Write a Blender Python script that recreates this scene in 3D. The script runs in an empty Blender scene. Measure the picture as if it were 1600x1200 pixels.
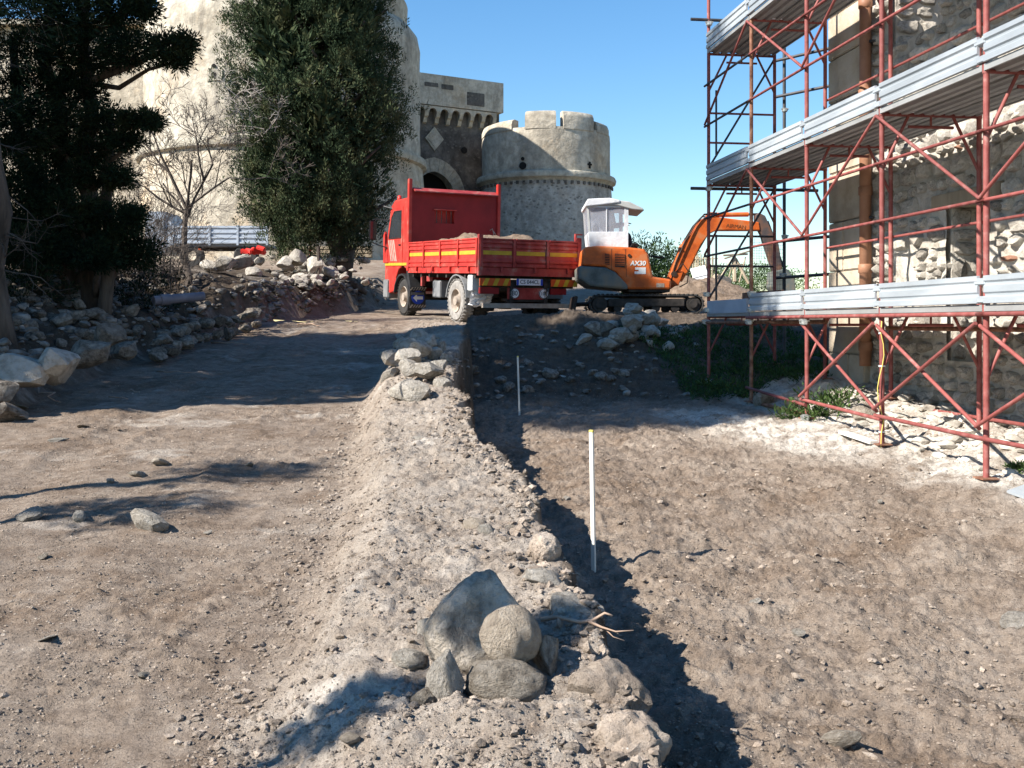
import bpy, bmesh, math, random
import numpy as np
from mathutils import Vector, Matrix, Euler

scene = bpy.context.scene
COL = scene.collection
R = math.radians
F = 1600.0          # focal length in photograph pixels
HOR = 505.0         # horizon row

# ---------------------------------------------------------------- camera
cam_d = bpy.data.cameras.new('camera')
cam_d.lens = 36.0; cam_d.sensor_width = 36.0
cam_d.shift_y = -(600.0 - HOR) / 1600.0
cam_d.clip_start = 0.05; cam_d.clip_end = 3000
cam = bpy.data.objects.new('camera', cam_d); COL.objects.link(cam)
cam.location = (0, 0, 0); cam.rotation_euler = (R(90), 0, 0)
scene.camera = cam

# ---------------------------------------------------------------- sky and sun
SUN_EL = R(39.0)
SUN_DIR = Vector((0.90, 0.435, -math.tan(SUN_EL))).normalized()   # travel direction of the light
w = bpy.data.worlds.new('World'); scene.world = w; w.use_nodes = True
nt = w.node_tree; nt.nodes.clear()
o_ = nt.nodes.new('ShaderNodeOutputWorld'); b_ = nt.nodes.new('ShaderNodeBackground'); s_ = nt.nodes.new('ShaderNodeTexSky')
s_.sky_type = 'NISHITA'; s_.sun_disc = False
s_.sun_elevation = SUN_EL
s_.sun_rotation = math.atan2(-0.90, -0.435)
s_.altitude = 50; s_.air_density = 1.2; s_.dust_density = 0.0; s_.ozone_density = 4.0
b_.inputs['Strength'].default_value = 0.086
hs0 = nt.nodes.new('ShaderNodeHueSaturation'); hs0.inputs['Saturation'].default_value = 1.22; nt.links.new(s_.outputs[0], hs0.inputs['Color']); nt.links.new(hs0.outputs[0], b_.inputs[0]); nt.links.new(b_.outputs[0], o_.inputs[0])
sun_d = bpy.data.lights.new('sun', 'SUN'); sun_d.energy = 5.0; sun_d.angle = R(0.53); sun_d.color = (1.0, 0.95, 0.87)
sun = bpy.data.objects.new('sun', sun_d); COL.objects.link(sun)
sun.rotation_euler = SUN_DIR.to_track_quat('-Z', 'Y').to_euler()
sun.location = (-30, -20, 40)
scene.view_settings.view_transform = 'Standard'; scene.view_settings.look = 'None'
scene.view_settings.exposure = 1.16; scene.view_settings.gamma = 1.0
scene.view_settings.use_curve_mapping = False
scene.render.engine = 'CYCLES'
scene.cycles.max_bounces = 5; scene.cycles.diffuse_bounces = 3; scene.cycles.transparent_max_bounces = 8

# ---------------------------------------------------------------- helpers
def P(px, py, Y):
    """photograph pixel at a depth -> world point"""
    return Vector(((px - 800.0) / F * Y, Y, (HOR - py) / F * Y))

def tag(o, label=None, cat=None, group=None, kind=None):
    if label: o['label'] = label
    if cat: o['category'] = cat
    if group: o['group'] = group
    if kind: o['kind'] = kind
    return o

def empty(name, loc=(0, 0, 0), rot=(0, 0, 0)):
    o = bpy.data.objects.new(name, None); COL.objects.link(o)
    o.location = loc; o.rotation_euler = rot; o.empty_display_size = 0.2
    return o

def link(name, me, mat=None, parent=None, loc=(0, 0, 0)):
    if mat is not None and not me.materials: me.materials.append(mat)
    o = bpy.data.objects.new(name, me); COL.objects.link(o)
    o.location = loc
    if parent: o.parent = parent
    return o

def np_mesh(name, V, Fq, smooth=False):
    """mesh from numpy verts (n,3) and faces (m,k)"""
    V = np.asarray(V, dtype=np.float32); Fq = np.asarray(Fq, dtype=np.int32)
    me = bpy.data.meshes.new(name)
    m, k = Fq.shape
    me.vertices.add(len(V)); me.vertices.foreach_set('co', V.ravel())
    me.loops.add(m * k); me.loops.foreach_set('vertex_index', Fq.ravel())
    me.polygons.add(m)
    me.polygons.foreach_set('loop_start', np.arange(0, m * k, k, dtype=np.int32))
    me.polygons.foreach_set('use_smooth', np.full(m, smooth, dtype=bool))
    me.update(calc_edges=True); me.validate()
    return me

class MB:
    def __init__(s): s.v = []; s.f = []
    def add(s, vs, fs):
        n = len(s.v); s.v.extend([Vector(v) for v in vs]); s.f.extend([tuple(i + n for i in f) for f in fs]); return s
    def box(s, c, size, rot=None, bev=0.0):
        c = Vector(c); hx, hy, hz = size[0] / 2, size[1] / 2, size[2] / 2
        M = Euler(rot).to_matrix() if rot is not None and not isinstance(rot, Matrix) else rot
        if bev <= 0:
            vs = [Vector((x * hx, y * hy, z * hz)) for x in (-1, 1) for y in (-1, 1) for z in (-1, 1)]
            fs = [(0, 1, 3, 2), (4, 6, 7, 5), (0, 4, 5, 1), (2, 3, 7, 6), (0, 2, 6, 4), (1, 5, 7, 3)]
        else:
            bm = bmesh.new(); bmesh.ops.create_cube(bm, size=1.0)
            bmesh.ops.scale(bm, vec=(size[0], size[1], size[2]), verts=bm.verts)
            bmesh.ops.bevel(bm, geom=list(bm.edges), offset=bev, segments=2, affect='EDGES')
            bm.verts.index_update()
            vs = [v.co.copy() for v in bm.verts]; fs = [tuple(v.index for v in f.verts) for f in bm.faces]; bm.free()
        if M is not None: vs = [M @ v for v in vs]
        return s.add([v + c for v in vs], fs)
    def tube(s, p0, p1, r, n=8, r1=None, cap=True):
        return s.path([p0, p1], [r, r if r1 is None else r1], n, cap)
    def path(s, pts, rad, n=6, cap=True):
        pts = [Vector(p) for p in pts]
        if not hasattr(rad, '__len__'): rad = [rad] * len(pts)
        vs = []; fs = []
        up = None
        for i, p in enumerate(pts):
            d = (pts[min(i + 1, len(pts) - 1)] - pts[max(i - 1, 0)])
            if d.length < 1e-9: d = Vector((0, 0, 1))
            d.normalize()
            if up is None:
                a = Vector((0, 0, 1)) if abs(d.z) < 0.9 else Vector((1, 0, 0))
                up = (a - d * a.dot(d)).normalized()
            else:
                up = up - d * up.dot(d)
                if up.length < 1e-6: up = Vector((1, 0, 0))
                up.normalize()
            sd = d.cross(up)
            for k in range(n):
                t = 2 * math.pi * k / n
                vs.append(p + (up * math.cos(t) + sd * math.sin(t)) * rad[i])
        for i in range(len(pts) - 1):
            for k in range(n):
                a = i * n + k; b = i * n + (k + 1) % n
                fs.append((a, b, b + n, a + n))
        if cap:
            fs.append(tuple(range(n - 1, -1, -1))); L = (len(pts) - 1) * n
            fs.append(tuple(range(L, L + n)))
        return s.add(vs, fs)
    def prism(s, poly, a, b, axis='x'):
        """poly: 2D points; extruded from a to b along axis ('x': poly=(y,z), 'y': poly=(x,z), 'z': poly=(x,y))"""
        def mk(p, t):
            return {'x': (t, p[0], p[1]), 'y': (p[0], t, p[1]), 'z': (p[0], p[1], t)}[axis]
        n = len(poly)
        vs = [mk(p, a) for p in poly] + [mk(p, b) for p in poly]
        fs = [tuple(range(n)), tuple(range(2 * n - 1, n - 1, -1))]
        for i in range(n):
            j = (i + 1) % n
            fs.append((i, i + n, j + n, j))
        return s.add(vs, fs)
    def lathe(s, prof, n=24, c=(0, 0, 0), axis='z', a0=0.0, a1=2 * math.pi):
        full = abs(a1 - a0 - 2 * math.pi) < 1e-6
        m = n if full else n + 1
        vs = []; c = Vector(c)
        for (r, h) in prof:
            for k in range(m):
                t = a0 + (a1 - a0) * k / n
                x, y = r * math.cos(t), r * math.sin(t)
                vs.append(c + Vector({'z': (x, y, h), 'x': (h, x, y), 'y': (x, h, y)}[axis]))
        fs = []
        for i in range(len(prof) - 1):
            for k in range(n):
                k2 = (k + 1) % m
                fs.append((i * m + k, i * m + k2, (i + 1) * m + k2, (i + 1) * m + k))
        return s.add(vs, fs)
    def mesh(s, name, smooth=False, fix=True):
        me = bpy.data.meshes.new(name)
        me.from_pydata([tuple(v) for v in s.v], [], s.f)
        if fix:
            bm = bmesh.new(); bm.from_mesh(me); bmesh.ops.recalc_face_normals(bm, faces=bm.faces); bm.to_mesh(me); bm.free()
        if smooth: me.polygons.foreach_set('use_smooth', np.ones(len(me.polygons), dtype=bool))
        me.update(); return me
    def build(s, name, mat, parent=None, smooth=False, world=False, bevel=0.0, auto=None):
        """world=True: verts are world coordinates; re-centre the mesh on its own middle"""
        loc = Vector((0, 0, 0))
        if world:
            mn = Vector([min(v[i] for v in s.v) for i in range(3)]); mx = Vector([max(v[i] for v in s.v) for i in range(3)])
            c = (mn + mx) / 2; c.z = mn.z if parent is None else c.z
            s.v = [v - c for v in s.v]
            loc = c
            p = parent
            while p: loc = loc - p.location; p = p.parent
        me = s.mesh(name, smooth)
        o = link(name, me, mat, parent, loc)
        if bevel > 0:
            md = o.modifiers.new('bevel', 'BEVEL'); md.width = bevel; md.segments = 2; md.limit_method = 'ANGLE'
        if auto is not None and smooth:
            me.set_sharp_from_angle(angle=R(auto))
        return o

# numpy value noise
_rng = np.random.default_rng(7)
_T2 = _rng.random((256, 256)).astype(np.float32)
def vnoise(x, y, seed=0):
    x = np.asarray(x, dtype=np.float64) + seed * 17.31; y = np.asarray(y, dtype=np.float64) + seed * 9.77
    ix = np.floor(x).astype(np.int64); iy = np.floor(y).astype(np.int64)
    fx = x - ix; fy = y - iy
    fx = fx * fx * (3 - 2 * fx); fy = fy * fy * (3 - 2 * fy)
    a = _T2[ix & 255, iy & 255]; b = _T2[(ix + 1) & 255, iy & 255]; c = _T2[ix & 255, (iy + 1) & 255]; d = _T2[(ix + 1) & 255, (iy + 1) & 255]
    return (a * (1 - fx) + b * fx) * (1 - fy) + (c * (1 - fx) + d * fx) * fy
def fbm(x, y, octv=4, seed=0, gain=0.5):
    x = np.asarray(x, dtype=np.float64); y = np.asarray(y, dtype=np.float64)
    s = 0; a = 1.0; t = 0
    for i in range(octv):
        s = s + a * vnoise(x * 2 ** i, y * 2 ** i, seed + i * 3); t += a; a *= gain
    return s / t * 2 - 1
def sst(x):
    x = np.clip(x, 0, 1); return x * x * (3 - 2 * x)
def lerp(a, b, t): return a + (b - a) * t

# ---------------------------------------------------------------- materials
def mat(name, cols, rough=0.8, metal=0.0, scale=4.0, bump=0.0, bscale=None, rnd=0.0, island=0.0, detail=6.0, alpha=None, coord='obj', dist=0.02, spec=0.3, trans=0.0, stretch=None, rramp=(0.35, 0.65)):
    m = bpy.data.materials.new(name); m.use_nodes = True
    n = m.node_tree; nodes = n.nodes; L = n.links
    bs = nodes['Principled BSDF']
    bs.inputs['Roughness'].default_value = rough; bs.inputs['Metallic'].default_value = metal
    bs.inputs['Specular IOR Level'].default_value = spec
    if alpha is not None: bs.inputs['Alpha'].default_value = alpha
    if coord == 'obj':
        tc = nodes.new('ShaderNodeTexCoord'); src = tc.outputs['Object']
    else:
        tc = nodes.new('ShaderNodeNewGeometry'); src = tc.outputs['Position']
    if stretch:
        mp = nodes.new('ShaderNodeMapping'); mp.inputs['Scale'].default_value = stretch; L.new(src, mp.inputs['Vector']); src = mp.outputs[0]
    nz = nodes.new('ShaderNodeTexNoise'); nz.inputs['Scale'].default_value = scale; nz.inputs['Detail'].default_value = detail; nz.inputs['Roughness'].default_value = 0.6
    L.new(src, nz.inputs['Vector'])
    rp = nodes.new('ShaderNodeValToRGB'); L.new(nz.outputs['Fac'], rp.inputs['Fac'])
    els = rp.color_ramp.elements
    k = len(cols)
    for i, c in enumerate(cols):
        pos = rramp[0] + (rramp[1] - rramp[0]) * (i / max(1, k - 1))
        if i < 2: e = els[i]; e.position = pos
        else: e = els.new(pos)
        e.color = (*c, 1)
    if k == 1: els.remove(els[1])
    out = rp.outputs['Color']
    if rnd > 0 or island > 0:
        oi = nodes.new('ShaderNodeObjectInfo' if rnd > 0 else 'ShaderNodeNewGeometry')
        val = oi.outputs['Random'] if rnd > 0 else oi.outputs['Random Per Island']
        mr = nodes.new('ShaderNodeMapRange'); a = rnd if rnd > 0 else island
        mr.inputs['To Min'].default_value = 1 - a; mr.inputs['To Max'].default_value = 1 + a
        L.new(val, mr.inputs['Value'])
        mx = nodes.new('ShaderNodeVectorMath'); mx.operation = 'SCALE'
        L.new(out, mx.inputs[0]); L.new(mr.outputs[0], mx.inputs['Scale']); out = mx.outputs[0]
    L.new(out, bs.inputs['Base Color'])
    if trans > 0:
        bs.inputs['Subsurface Weight'].default_value = 0
        tr = nodes.new('ShaderNodeBsdfTranslucent'); ms = nodes.new('ShaderNodeMixShader'); ms.inputs[0].default_value = trans
        L.new(out, tr.inputs['Color']); L.new(bs.outputs[0], ms.inputs[1]); L.new(tr.outputs[0], ms.inputs[2])
        L.new(ms.outputs[0], nodes['Material Output'].inputs['Surface'])
    if bump > 0:
        b2 = nodes.new('ShaderNodeTexNoise'); b2.inputs['Scale'].default_value = bscale or scale * 4; b2.inputs['Detail'].default_value = 8; b2.inputs['Roughness'].default_value = 0.65
        L.new(src, b2.inputs['Vector'])
        bp = nodes.new('ShaderNodeBump'); bp.inputs['Strength'].default_value = bump; bp.inputs['Distance'].default_value = dist
        L.new(b2.outputs['Fac'], bp.inputs['Height']); L.new(bp.outputs[0], bs.inputs['Normal'])
    return m

M = {}
M['stone'] = mat('grey_stone', [(.21, .175, .138), (.36, .31, .25), (.475, .415, .345)], .95, scale=3, bump=1, bscale=9, rnd=.28, dist=.05, spec=.1)
M['stone_pale'] = mat('pale_stone', [(.29, .255, .21), (.43, .385, .325), (.52, .47, .405)], .95, scale=3, bump=1, bscale=9, rnd=.18, dist=.05, spec=.1)
M['stone_tan'] = mat('tan_stone', [(.30, .245, .19), (.41, .34, .265), (.48, .41, .33)], .95, scale=3, bump=1, bscale=10, rnd=.1, dist=.04, spec=.1)
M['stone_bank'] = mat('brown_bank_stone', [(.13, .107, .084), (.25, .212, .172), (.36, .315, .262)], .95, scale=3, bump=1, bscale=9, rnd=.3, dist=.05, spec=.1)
M['brick'] = mat('brick_red', [(.26, .13, .085), (.33, .18, .12)], .9, scale=8, bump=.5, rnd=.2)
M['bark'] = mat('cypress_bark', [(.035, .028, .022), (.085, .066, .052), (.13, .105, .085)], .95, scale=6, bump=1, bscale=14, stretch=(1, 1, .15), dist=.03)
M['twig'] = mat('bare_twig', [(.06, .047, .038), (.13, .105, .088)], .9, scale=3)
M['leaf_sun'] = mat('sunlit_cypress_leaf', [(.017, .031, .016), (.046, .067, .033), (.11, .115, .056)], .85, scale=1.6, island=.22, trans=.08, spec=.08)  # sunlit tips of the cypress put into the paler end of the ramp
M['leaf_shade'] = mat('shaded_conifer_leaf', [(.007, .016, .009), (.014, .028, .014), (.028, .036, .016)], .85, scale=1.4, island=.2, trans=.06, spec=.08)  # shade on the conifers put into a near-black leaf colour
M['leaf_bush'] = mat('green_shrub_leaf', [(.032, .066, .016), (.075, .12, .028)], .7, scale=1.5, island=.4, trans=.2)
M['leaf_weed'] = mat('weed_leaf', [(.022, .05, .014), (.05, .10, .022)], .7, scale=2, island=.4, trans=.2)
M['leaf_dry'] = mat('dry_brush_leaf', [(.10, .085, .05), (.17, .15, .09)], .9, scale=2, island=.3)
M['steel_red'] = mat('red_oxide_tube', [(.15, .045, .036), (.225, .06, .052), (.255, .08, .07), (.33, .17, .15)], .6, scale=9, bump=.15, rnd=.2, spec=.3, rramp=(.28, .74))
M['steel_rust'] = mat('rusty_tube', [(.12, .05, .03), (.22, .10, .06), (.30, .17, .11)], .75, scale=9, bump=.2, rnd=.1)
M['steel_dark'] = mat('dark_tube', [(.05, .05, .055), (.09, .085, .085)], .55, scale=6, metal=.3)
M['galv'] = mat('galvanised_sheet', [(.36, .39, .41), (.44, .475, .50), (.53, .56, .58)], .45, scale=3, metal=.35, rnd=.10, spec=.45, stretch=(1, .25, 1))
M['galv_deck'] = mat('galvanised_deck', [(.33, .33, .32), (.43, .43, .42)], .5, scale=3, metal=.35, rnd=.06)
M['coupler'] = mat('zinc_coupler', [(.42, .43, .41), (.6, .61, .58)], .4, scale=12, metal=.6)
M['truck_red'] = mat('truck_red_paint', [(.34, .020, .015), (.46, .030, .022), (.47, .045, .032), (.44, .13, .095)], .48, scale=2.8, bump=.06, spec=.4, rramp=(.3, .72))
M['truck_red2'] = mat('dusty_red_paint', [(.20, .02, .018), (.30, .034, .03), (.33, .05, .042), (.34, .14, .11)], .55, scale=3.5, bump=.06, spec=.4)
M['red_inner'] = mat('dull_red_panel', [(.20, .010, .012), (.27, .016, .018)], .55, scale=2, spec=.3)
M['yellow'] = mat('yellow_tape', [(.42, .27, .025), (.54, .36, .03)], .5, scale=6)
M['orange_tape'] = mat('orange_reflector', [(.48, .07, .015), (.56, .10, .02)], .5, scale=6)
M['black'] = mat('black_plastic', [(.018, .018, .02), (.035, .034, .034)], .55, scale=5)
M['chassis'] = mat('chassis_dark', [(.02, .018, .016), (.06, .05, .043)], .8, scale=6, bump=.2)
M['rubber'] = mat('tyre_rubber', [(.03, .029, .028), (.05, .047, .044)], .85, scale=8, bump=.3)
M['rubber_dusty'] = mat('dusty_tyre', [(.20, .185, .17), (.33, .31, .285)], .95, scale=8, bump=.3)
M['rim'] = mat('dusty_rim', [(.26, .21, .17), (.40, .34, .28)], .8, scale=7)
M['fender'] = mat('grey_fender', [(.16, .165, .17), (.24, .24, .24)], .6, scale=4)
M['glass'] = mat('window_glass', [(.02, .025, .03), (.035, .04, .045)], .06, scale=1, spec=.6)
M['white'] = mat('white_paint', [(.66, .66, .65), (.78, .78, .76)], .5, scale=5)
M['plate'] = mat('plate_white', [(.72, .73, .74)], .5)
M['blue'] = mat('plate_blue', [(.02, .06, .42)], .5)
M['ink'] = mat('black_ink', [(.012, .012, .014)], .6)
M['excav'] = mat('excavator_orange', [(.40, .075, .013), (.58, .112, .015), (.52, .17, .06)], .5, scale=3.5, spec=.35, bump=.04)
M['excav_grey'] = mat('counterweight_grey', [(.07, .08, .075), (.13, .145, .135), (.22, .17, .12)], .6, scale=2.5)
M['excav_black'] = mat('grille_black', [(.012, .011, .01), (.05, .03, .02)], .6, scale=8)
M['tarp'] = mat('white_tarp', [(.60, .585, .58), (.76, .75, .75), (.80, .79, .79)], .6, scale=2.2, bump=.4, bscale=5, trans=.15, dist=.05)
M['film'] = mat('clear_film', [(.62, .62, .70), (.74, .74, .80)], .25, scale=3, alpha=.22, bump=.4, bscale=6, dist=.03)
M['canopy'] = mat('canopy_grey', [(.38, .37, .34), (.5, .49, .46)], .5, scale=3)
M['wood'] = mat('weathered_wood', [(.28, .22, .15), (.42, .34, .24)], .85, scale=6, bump=.3, stretch=(1, 1, .2), rnd=.2)
M['lath'] = mat('pale_lath', [(.58, .55, .49), (.7, .67, .60)], .8, scale=8, bump=.2, stretch=(1, 1, .1))
M['cane'] = mat('cane_stick', [(.42, .34, .22), (.55, .46, .32)], .8, scale=4, rnd=.25)
M['pipe_brown'] = mat('brown_drainpipe', [(.27, .13, .075), (.36, .18, .105)], .55, scale=4)
M['pipe_grey'] = mat('grey_plastic_pipe', [(.16, .14, .17), (.26, .23, .25)], .5, scale=4)
M['bed_grey'] = mat('grey_drop_side', [(.36, .40, .46), (.46, .50, .56)], .5, scale=2, metal=.2)
M['cloth'] = mat('dark_cloth', [(.025, .025, .035), (.05, .05, .06)], .9, scale=10)
M['skin'] = mat('skin_tone', [(.32, .18, .12), (.38, .22, .15)], .6, scale=10)
M['root'] = mat('dry_root', [(.30, .20, .14), (.42, .30, .22)], .85, scale=12)
M['soil_load'] = mat('soil_load', [(.14, .095, .062), (.26, .19, .135)], .95, scale=6, bump=1, bscale=14, dist=.05)
M['cable_y'] = mat('yellow_cable', [(.58, .48, .12)], .6)
M['red_plastic'] = mat('red_plastic', [(.62, .03, .02)], .45)

# ---------------------------------------------------------------- soil material
def soil_material(name, use_zone=True, island=False, lift=1.0):
    m = bpy.data.materials.new(name); m.use_nodes = True
    n = m.node_tree; N = n.nodes; L = n.links
    bs = N['Principled BSDF']; bs.inputs['Roughness'].default_value = .95; bs.inputs['Specular IOR Level'].default_value = .12
    geo = N.new('ShaderNodeNewGeometry'); pos = geo.outputs['Position']
    def noise(scale, detail=6, rough=.6, vec=pos):
        t = N.new('ShaderNodeTexNoise'); t.inputs['Scale'].default_value = scale; t.inputs['Detail'].default_value = detail; t.inputs['Roughness'].default_value = rough
        L.new(vec, t.inputs['Vector']); return t.outputs['Fac']
    def ramp(fac, stops):
        r = N.new('ShaderNodeValToRGB'); L.new(fac, r.inputs['Fac']); e = r.color_ramp.elements
        for i, (p, c) in enumerate(stops):
            if i < 2: e[i].position = p; q = e[i]
            else: q = e.new(p)
            q.color = (*c, 1)
        return r.outputs['Color']
    def mix(a, b, f, mode='MIX'):
        x = N.new('ShaderNodeMix'); x.data_type = 'RGBA'; x.blend_type = mode
        if isinstance(f, float): x.inputs['Factor'].default_value = f
        else: L.new(f, x.inputs['Factor'])
        L.new(a, x.inputs['A']); L.new(b, x.inputs['B']); return x.outputs['Result']
    def mul(a, b):
        x = N.new('ShaderNodeMath'); x.operation = 'MULTIPLY'; x.use_clamp = True
        L.new(a, x.inputs[0])
        if isinstance(b, float): x.inputs[1].default_value = b
        else: L.new(b, x.inputs[1])
        return x.outputs[0]
    nb = noise(.9, 7); nm = noise(7, 8, .7); nf = noise(60, 4, .7)
    k = lift
    dry = ramp(nb, [(.3, (.245*k, .19*k, .147*k)), (.5, (.315*k, .25*k, .194*k)), (.7, (.405*k, .335*k, .27*k))])
    dry = mix(dry, ramp(nm, [(.35, (.15*k, .113*k, .085*k)), (.52, (.32*k, .265*k, .217*k)), (.68, (.46*k, .405*k, .345*k))]), .45)
    if use_zone:
        at = N.new('ShaderNodeAttribute'); at.attribute_name = 'zone'
        sp = N.new('ShaderNodeSeparateColor'); L.new(at.outputs['Color'], sp.inputs[0])
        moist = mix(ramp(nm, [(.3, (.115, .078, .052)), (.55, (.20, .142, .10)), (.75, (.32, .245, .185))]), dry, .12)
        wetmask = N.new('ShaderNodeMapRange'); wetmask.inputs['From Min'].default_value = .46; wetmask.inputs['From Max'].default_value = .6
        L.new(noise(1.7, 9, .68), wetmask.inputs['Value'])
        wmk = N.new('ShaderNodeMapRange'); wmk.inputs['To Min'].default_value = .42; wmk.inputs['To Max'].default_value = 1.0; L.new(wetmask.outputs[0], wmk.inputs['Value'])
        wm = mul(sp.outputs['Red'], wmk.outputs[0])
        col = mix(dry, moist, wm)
        dark_earth = ramp(nm, [(.3, (.045, .033, .024)), (.6, (.10, .075, .055)), (.8, (.17, .135, .10))])
        col = mix(col, dark_earth, sp.outputs['Blue'])
        lm = N.new('ShaderNodeMapRange'); lm.inputs['From Min'].default_value = .35; lm.inputs['From Max'].default_value = .55
        L.new(noise(3.3, 8, .7), lm.inputs['Value'])
        lime = ramp(nm, [(.3, (.52, .46, .39)), (.6, (.71, .655, .58))])
        col = mix(col, lime, mul(sp.outputs['Green'], lm.outputs[0]))
    else:
        col = dry
    # pale flecks of crushed mortar
    vo = N.new('ShaderNodeTexVoronoi'); vo.inputs['Scale'].default_value = 38; L.new(pos, vo.inputs['Vector'])
    fl = N.new('ShaderNodeMapRange'); fl.inputs['From Min'].default_value = .16; fl.inputs['From Max'].default_value = .08
    L.new(vo.outputs['Distance'], fl.inputs['Value'])
    fm = N.new('ShaderNodeMapRange'); fm.inputs['From Min'].default_value = .52; fm.inputs['From Max'].default_value = .62; L.new(noise(11, 3), fm.inputs['Value'])
    cw = N.new('ShaderNodeRGB'); cw.outputs[0].default_value = (.56, .51, .45, 1)
    col = mix(col, cw.outputs[0], mul(mul(fl.outputs[0], fm.outputs[0]), .8))
    fine = N.new('ShaderNodeMapRange'); fine.inputs['To Min'].default_value = .72; fine.inputs['To Max'].default_value = 1.25; L.new(nf, fine.inputs['Value'])
    sc = N.new('ShaderNodeVectorMath'); sc.operation = 'SCALE'; L.new(col, sc.inputs[0]); L.new(fine.outputs[0], sc.inputs['Scale']); col = sc.outputs[0]
    if island:
        mr = N.new('ShaderNodeMapRange'); mr.inputs['To Min'].default_value = .7; mr.inputs['To Max'].default_value = 1.45; L.new(geo.outputs['Random Per Island'], mr.inputs['Value'])
        s2 = N.new('ShaderNodeVectorMath'); s2.operation = 'SCALE'; L.new(col, s2.inputs[0]); L.new(mr.outputs[0], s2.inputs['Scale']); col = s2.outputs[0]
    L.new(col, bs.inputs['Base Color'])
    def crumbs(scale):
        v = N.new('ShaderNodeTexVoronoi'); v.inputs['Scale'].default_value = scale; L.new(pos, v.inputs['Vector'])
        q = N.new('ShaderNodeMapRange'); q.inputs['From Min'].default_value = .0; q.inputs['From Max'].default_value = .5; q.inputs['To Min'].default_value = 1; q.inputs['To Max'].default_value = 0; L.new(v.outputs['Distance'], q.inputs['Value']); return q.outputs[0]
    cm = N.new('ShaderNodeMapRange'); cm.inputs['From Min'].default_value = .42; cm.inputs['From Max'].default_value = .62; L.new(noise(5, 5, .7), cm.inputs['Value'])
    b0 = N.new('ShaderNodeBump'); b0.inputs['Strength'].default_value = .85; b0.inputs['Distance'].default_value = .022; L.new(mul(crumbs(52), cm.outputs[0]), b0.inputs['Height'])
    b00 = N.new('ShaderNodeBump'); b00.inputs['Strength'].default_value = .7; b00.inputs['Distance'].default_value = .007; L.new(crumbs(120), b00.inputs['Height']); L.new(b0.outputs[0], b00.inputs['Normal'])
    b1 = N.new('ShaderNodeBump'); b1.inputs['Strength'].default_value = .9; b1.inputs['Distance'].default_value = .032; L.new(noise(34, 8, .72), b1.inputs['Height']); L.new(b00.outputs[0], b1.inputs['Normal'])
    b2 = N.new('ShaderNodeBump'); b2.inputs['Strength'].default_value = .6; b2.inputs['Distance'].default_value = .006; L.new(noise(150, 4, .7), b2.inputs['Height']); L.new(b1.outputs[0], b2.inputs['Normal'])
    L.new(b2.outputs[0], bs.inputs['Normal'])
    return m
M['soil'] = soil_material('dug_soil')
M['gravel'] = soil_material('loose_gravel', False, True, 1.12)

# ---------------------------------------------------------------- ground heights
I = np.interp
TRK_O = Vector((.38, 22.51, -.03)); TRK_A = R(26); TRK_P = R(2.7)
EXC = Vector((2.82, 22.2, .2))
def road_h(y): return I(y, [-60, 0, 4, 13, 20, 23, 27, 30, 35, 46, 60, 200], [-2.4, -1.92, -1.6, -.92, -.33, 0, .2, .42, 1.0, 2.7, 3.1, 3.1])
def floor_h(y): return I(y, [-60, 0, 4.3, 5.8, 9, 12, 14, 15.2, 17, 18.8, 20, 21, 24, 30, 46, 200], [-2.6, -2.2, -1.9, -1.76, -1.48, -1.27, -1.16, -1.06, -.62, -.12, .05, .17, .22, .35, 1.2, .5])
def crest_x(y): return I(y, [0, 2, 3.5, 4.04, 5.18, 6.5, 7.6, 9, 11.8, 13, 15, 20, 23], [.8, .6, .47, .41, .235, .17, -.05, -.34, -.66, -.70, -.74, -.95, -1.0])
def foot_x(y): return I(y, [0, 3, 4.4, 7.3, 11.9, 17.2, 24], [-.8, -.95, -1.09, -1.28, -1.79, -2.15, -2.4])
def mound_h(y): return I(y, [0, 2, 3.5, 4, 5.2, 6.5, 9, 11, 12.5, 15, 19, 22], [-1.75, -1.56, -1.41, -1.35, -1.22, -1.13, -.96, -.70, -.48, -.22, .0, .02])
def bank_x(y): return I(y, [0, 8, 11.4, 16, 21, 25, 28, 31, 35, 45], [-6.5, -5.6, -5.7, -5.9, -5.9, -5.4, -4.6, -4.2, -4.4, -5])

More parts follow.
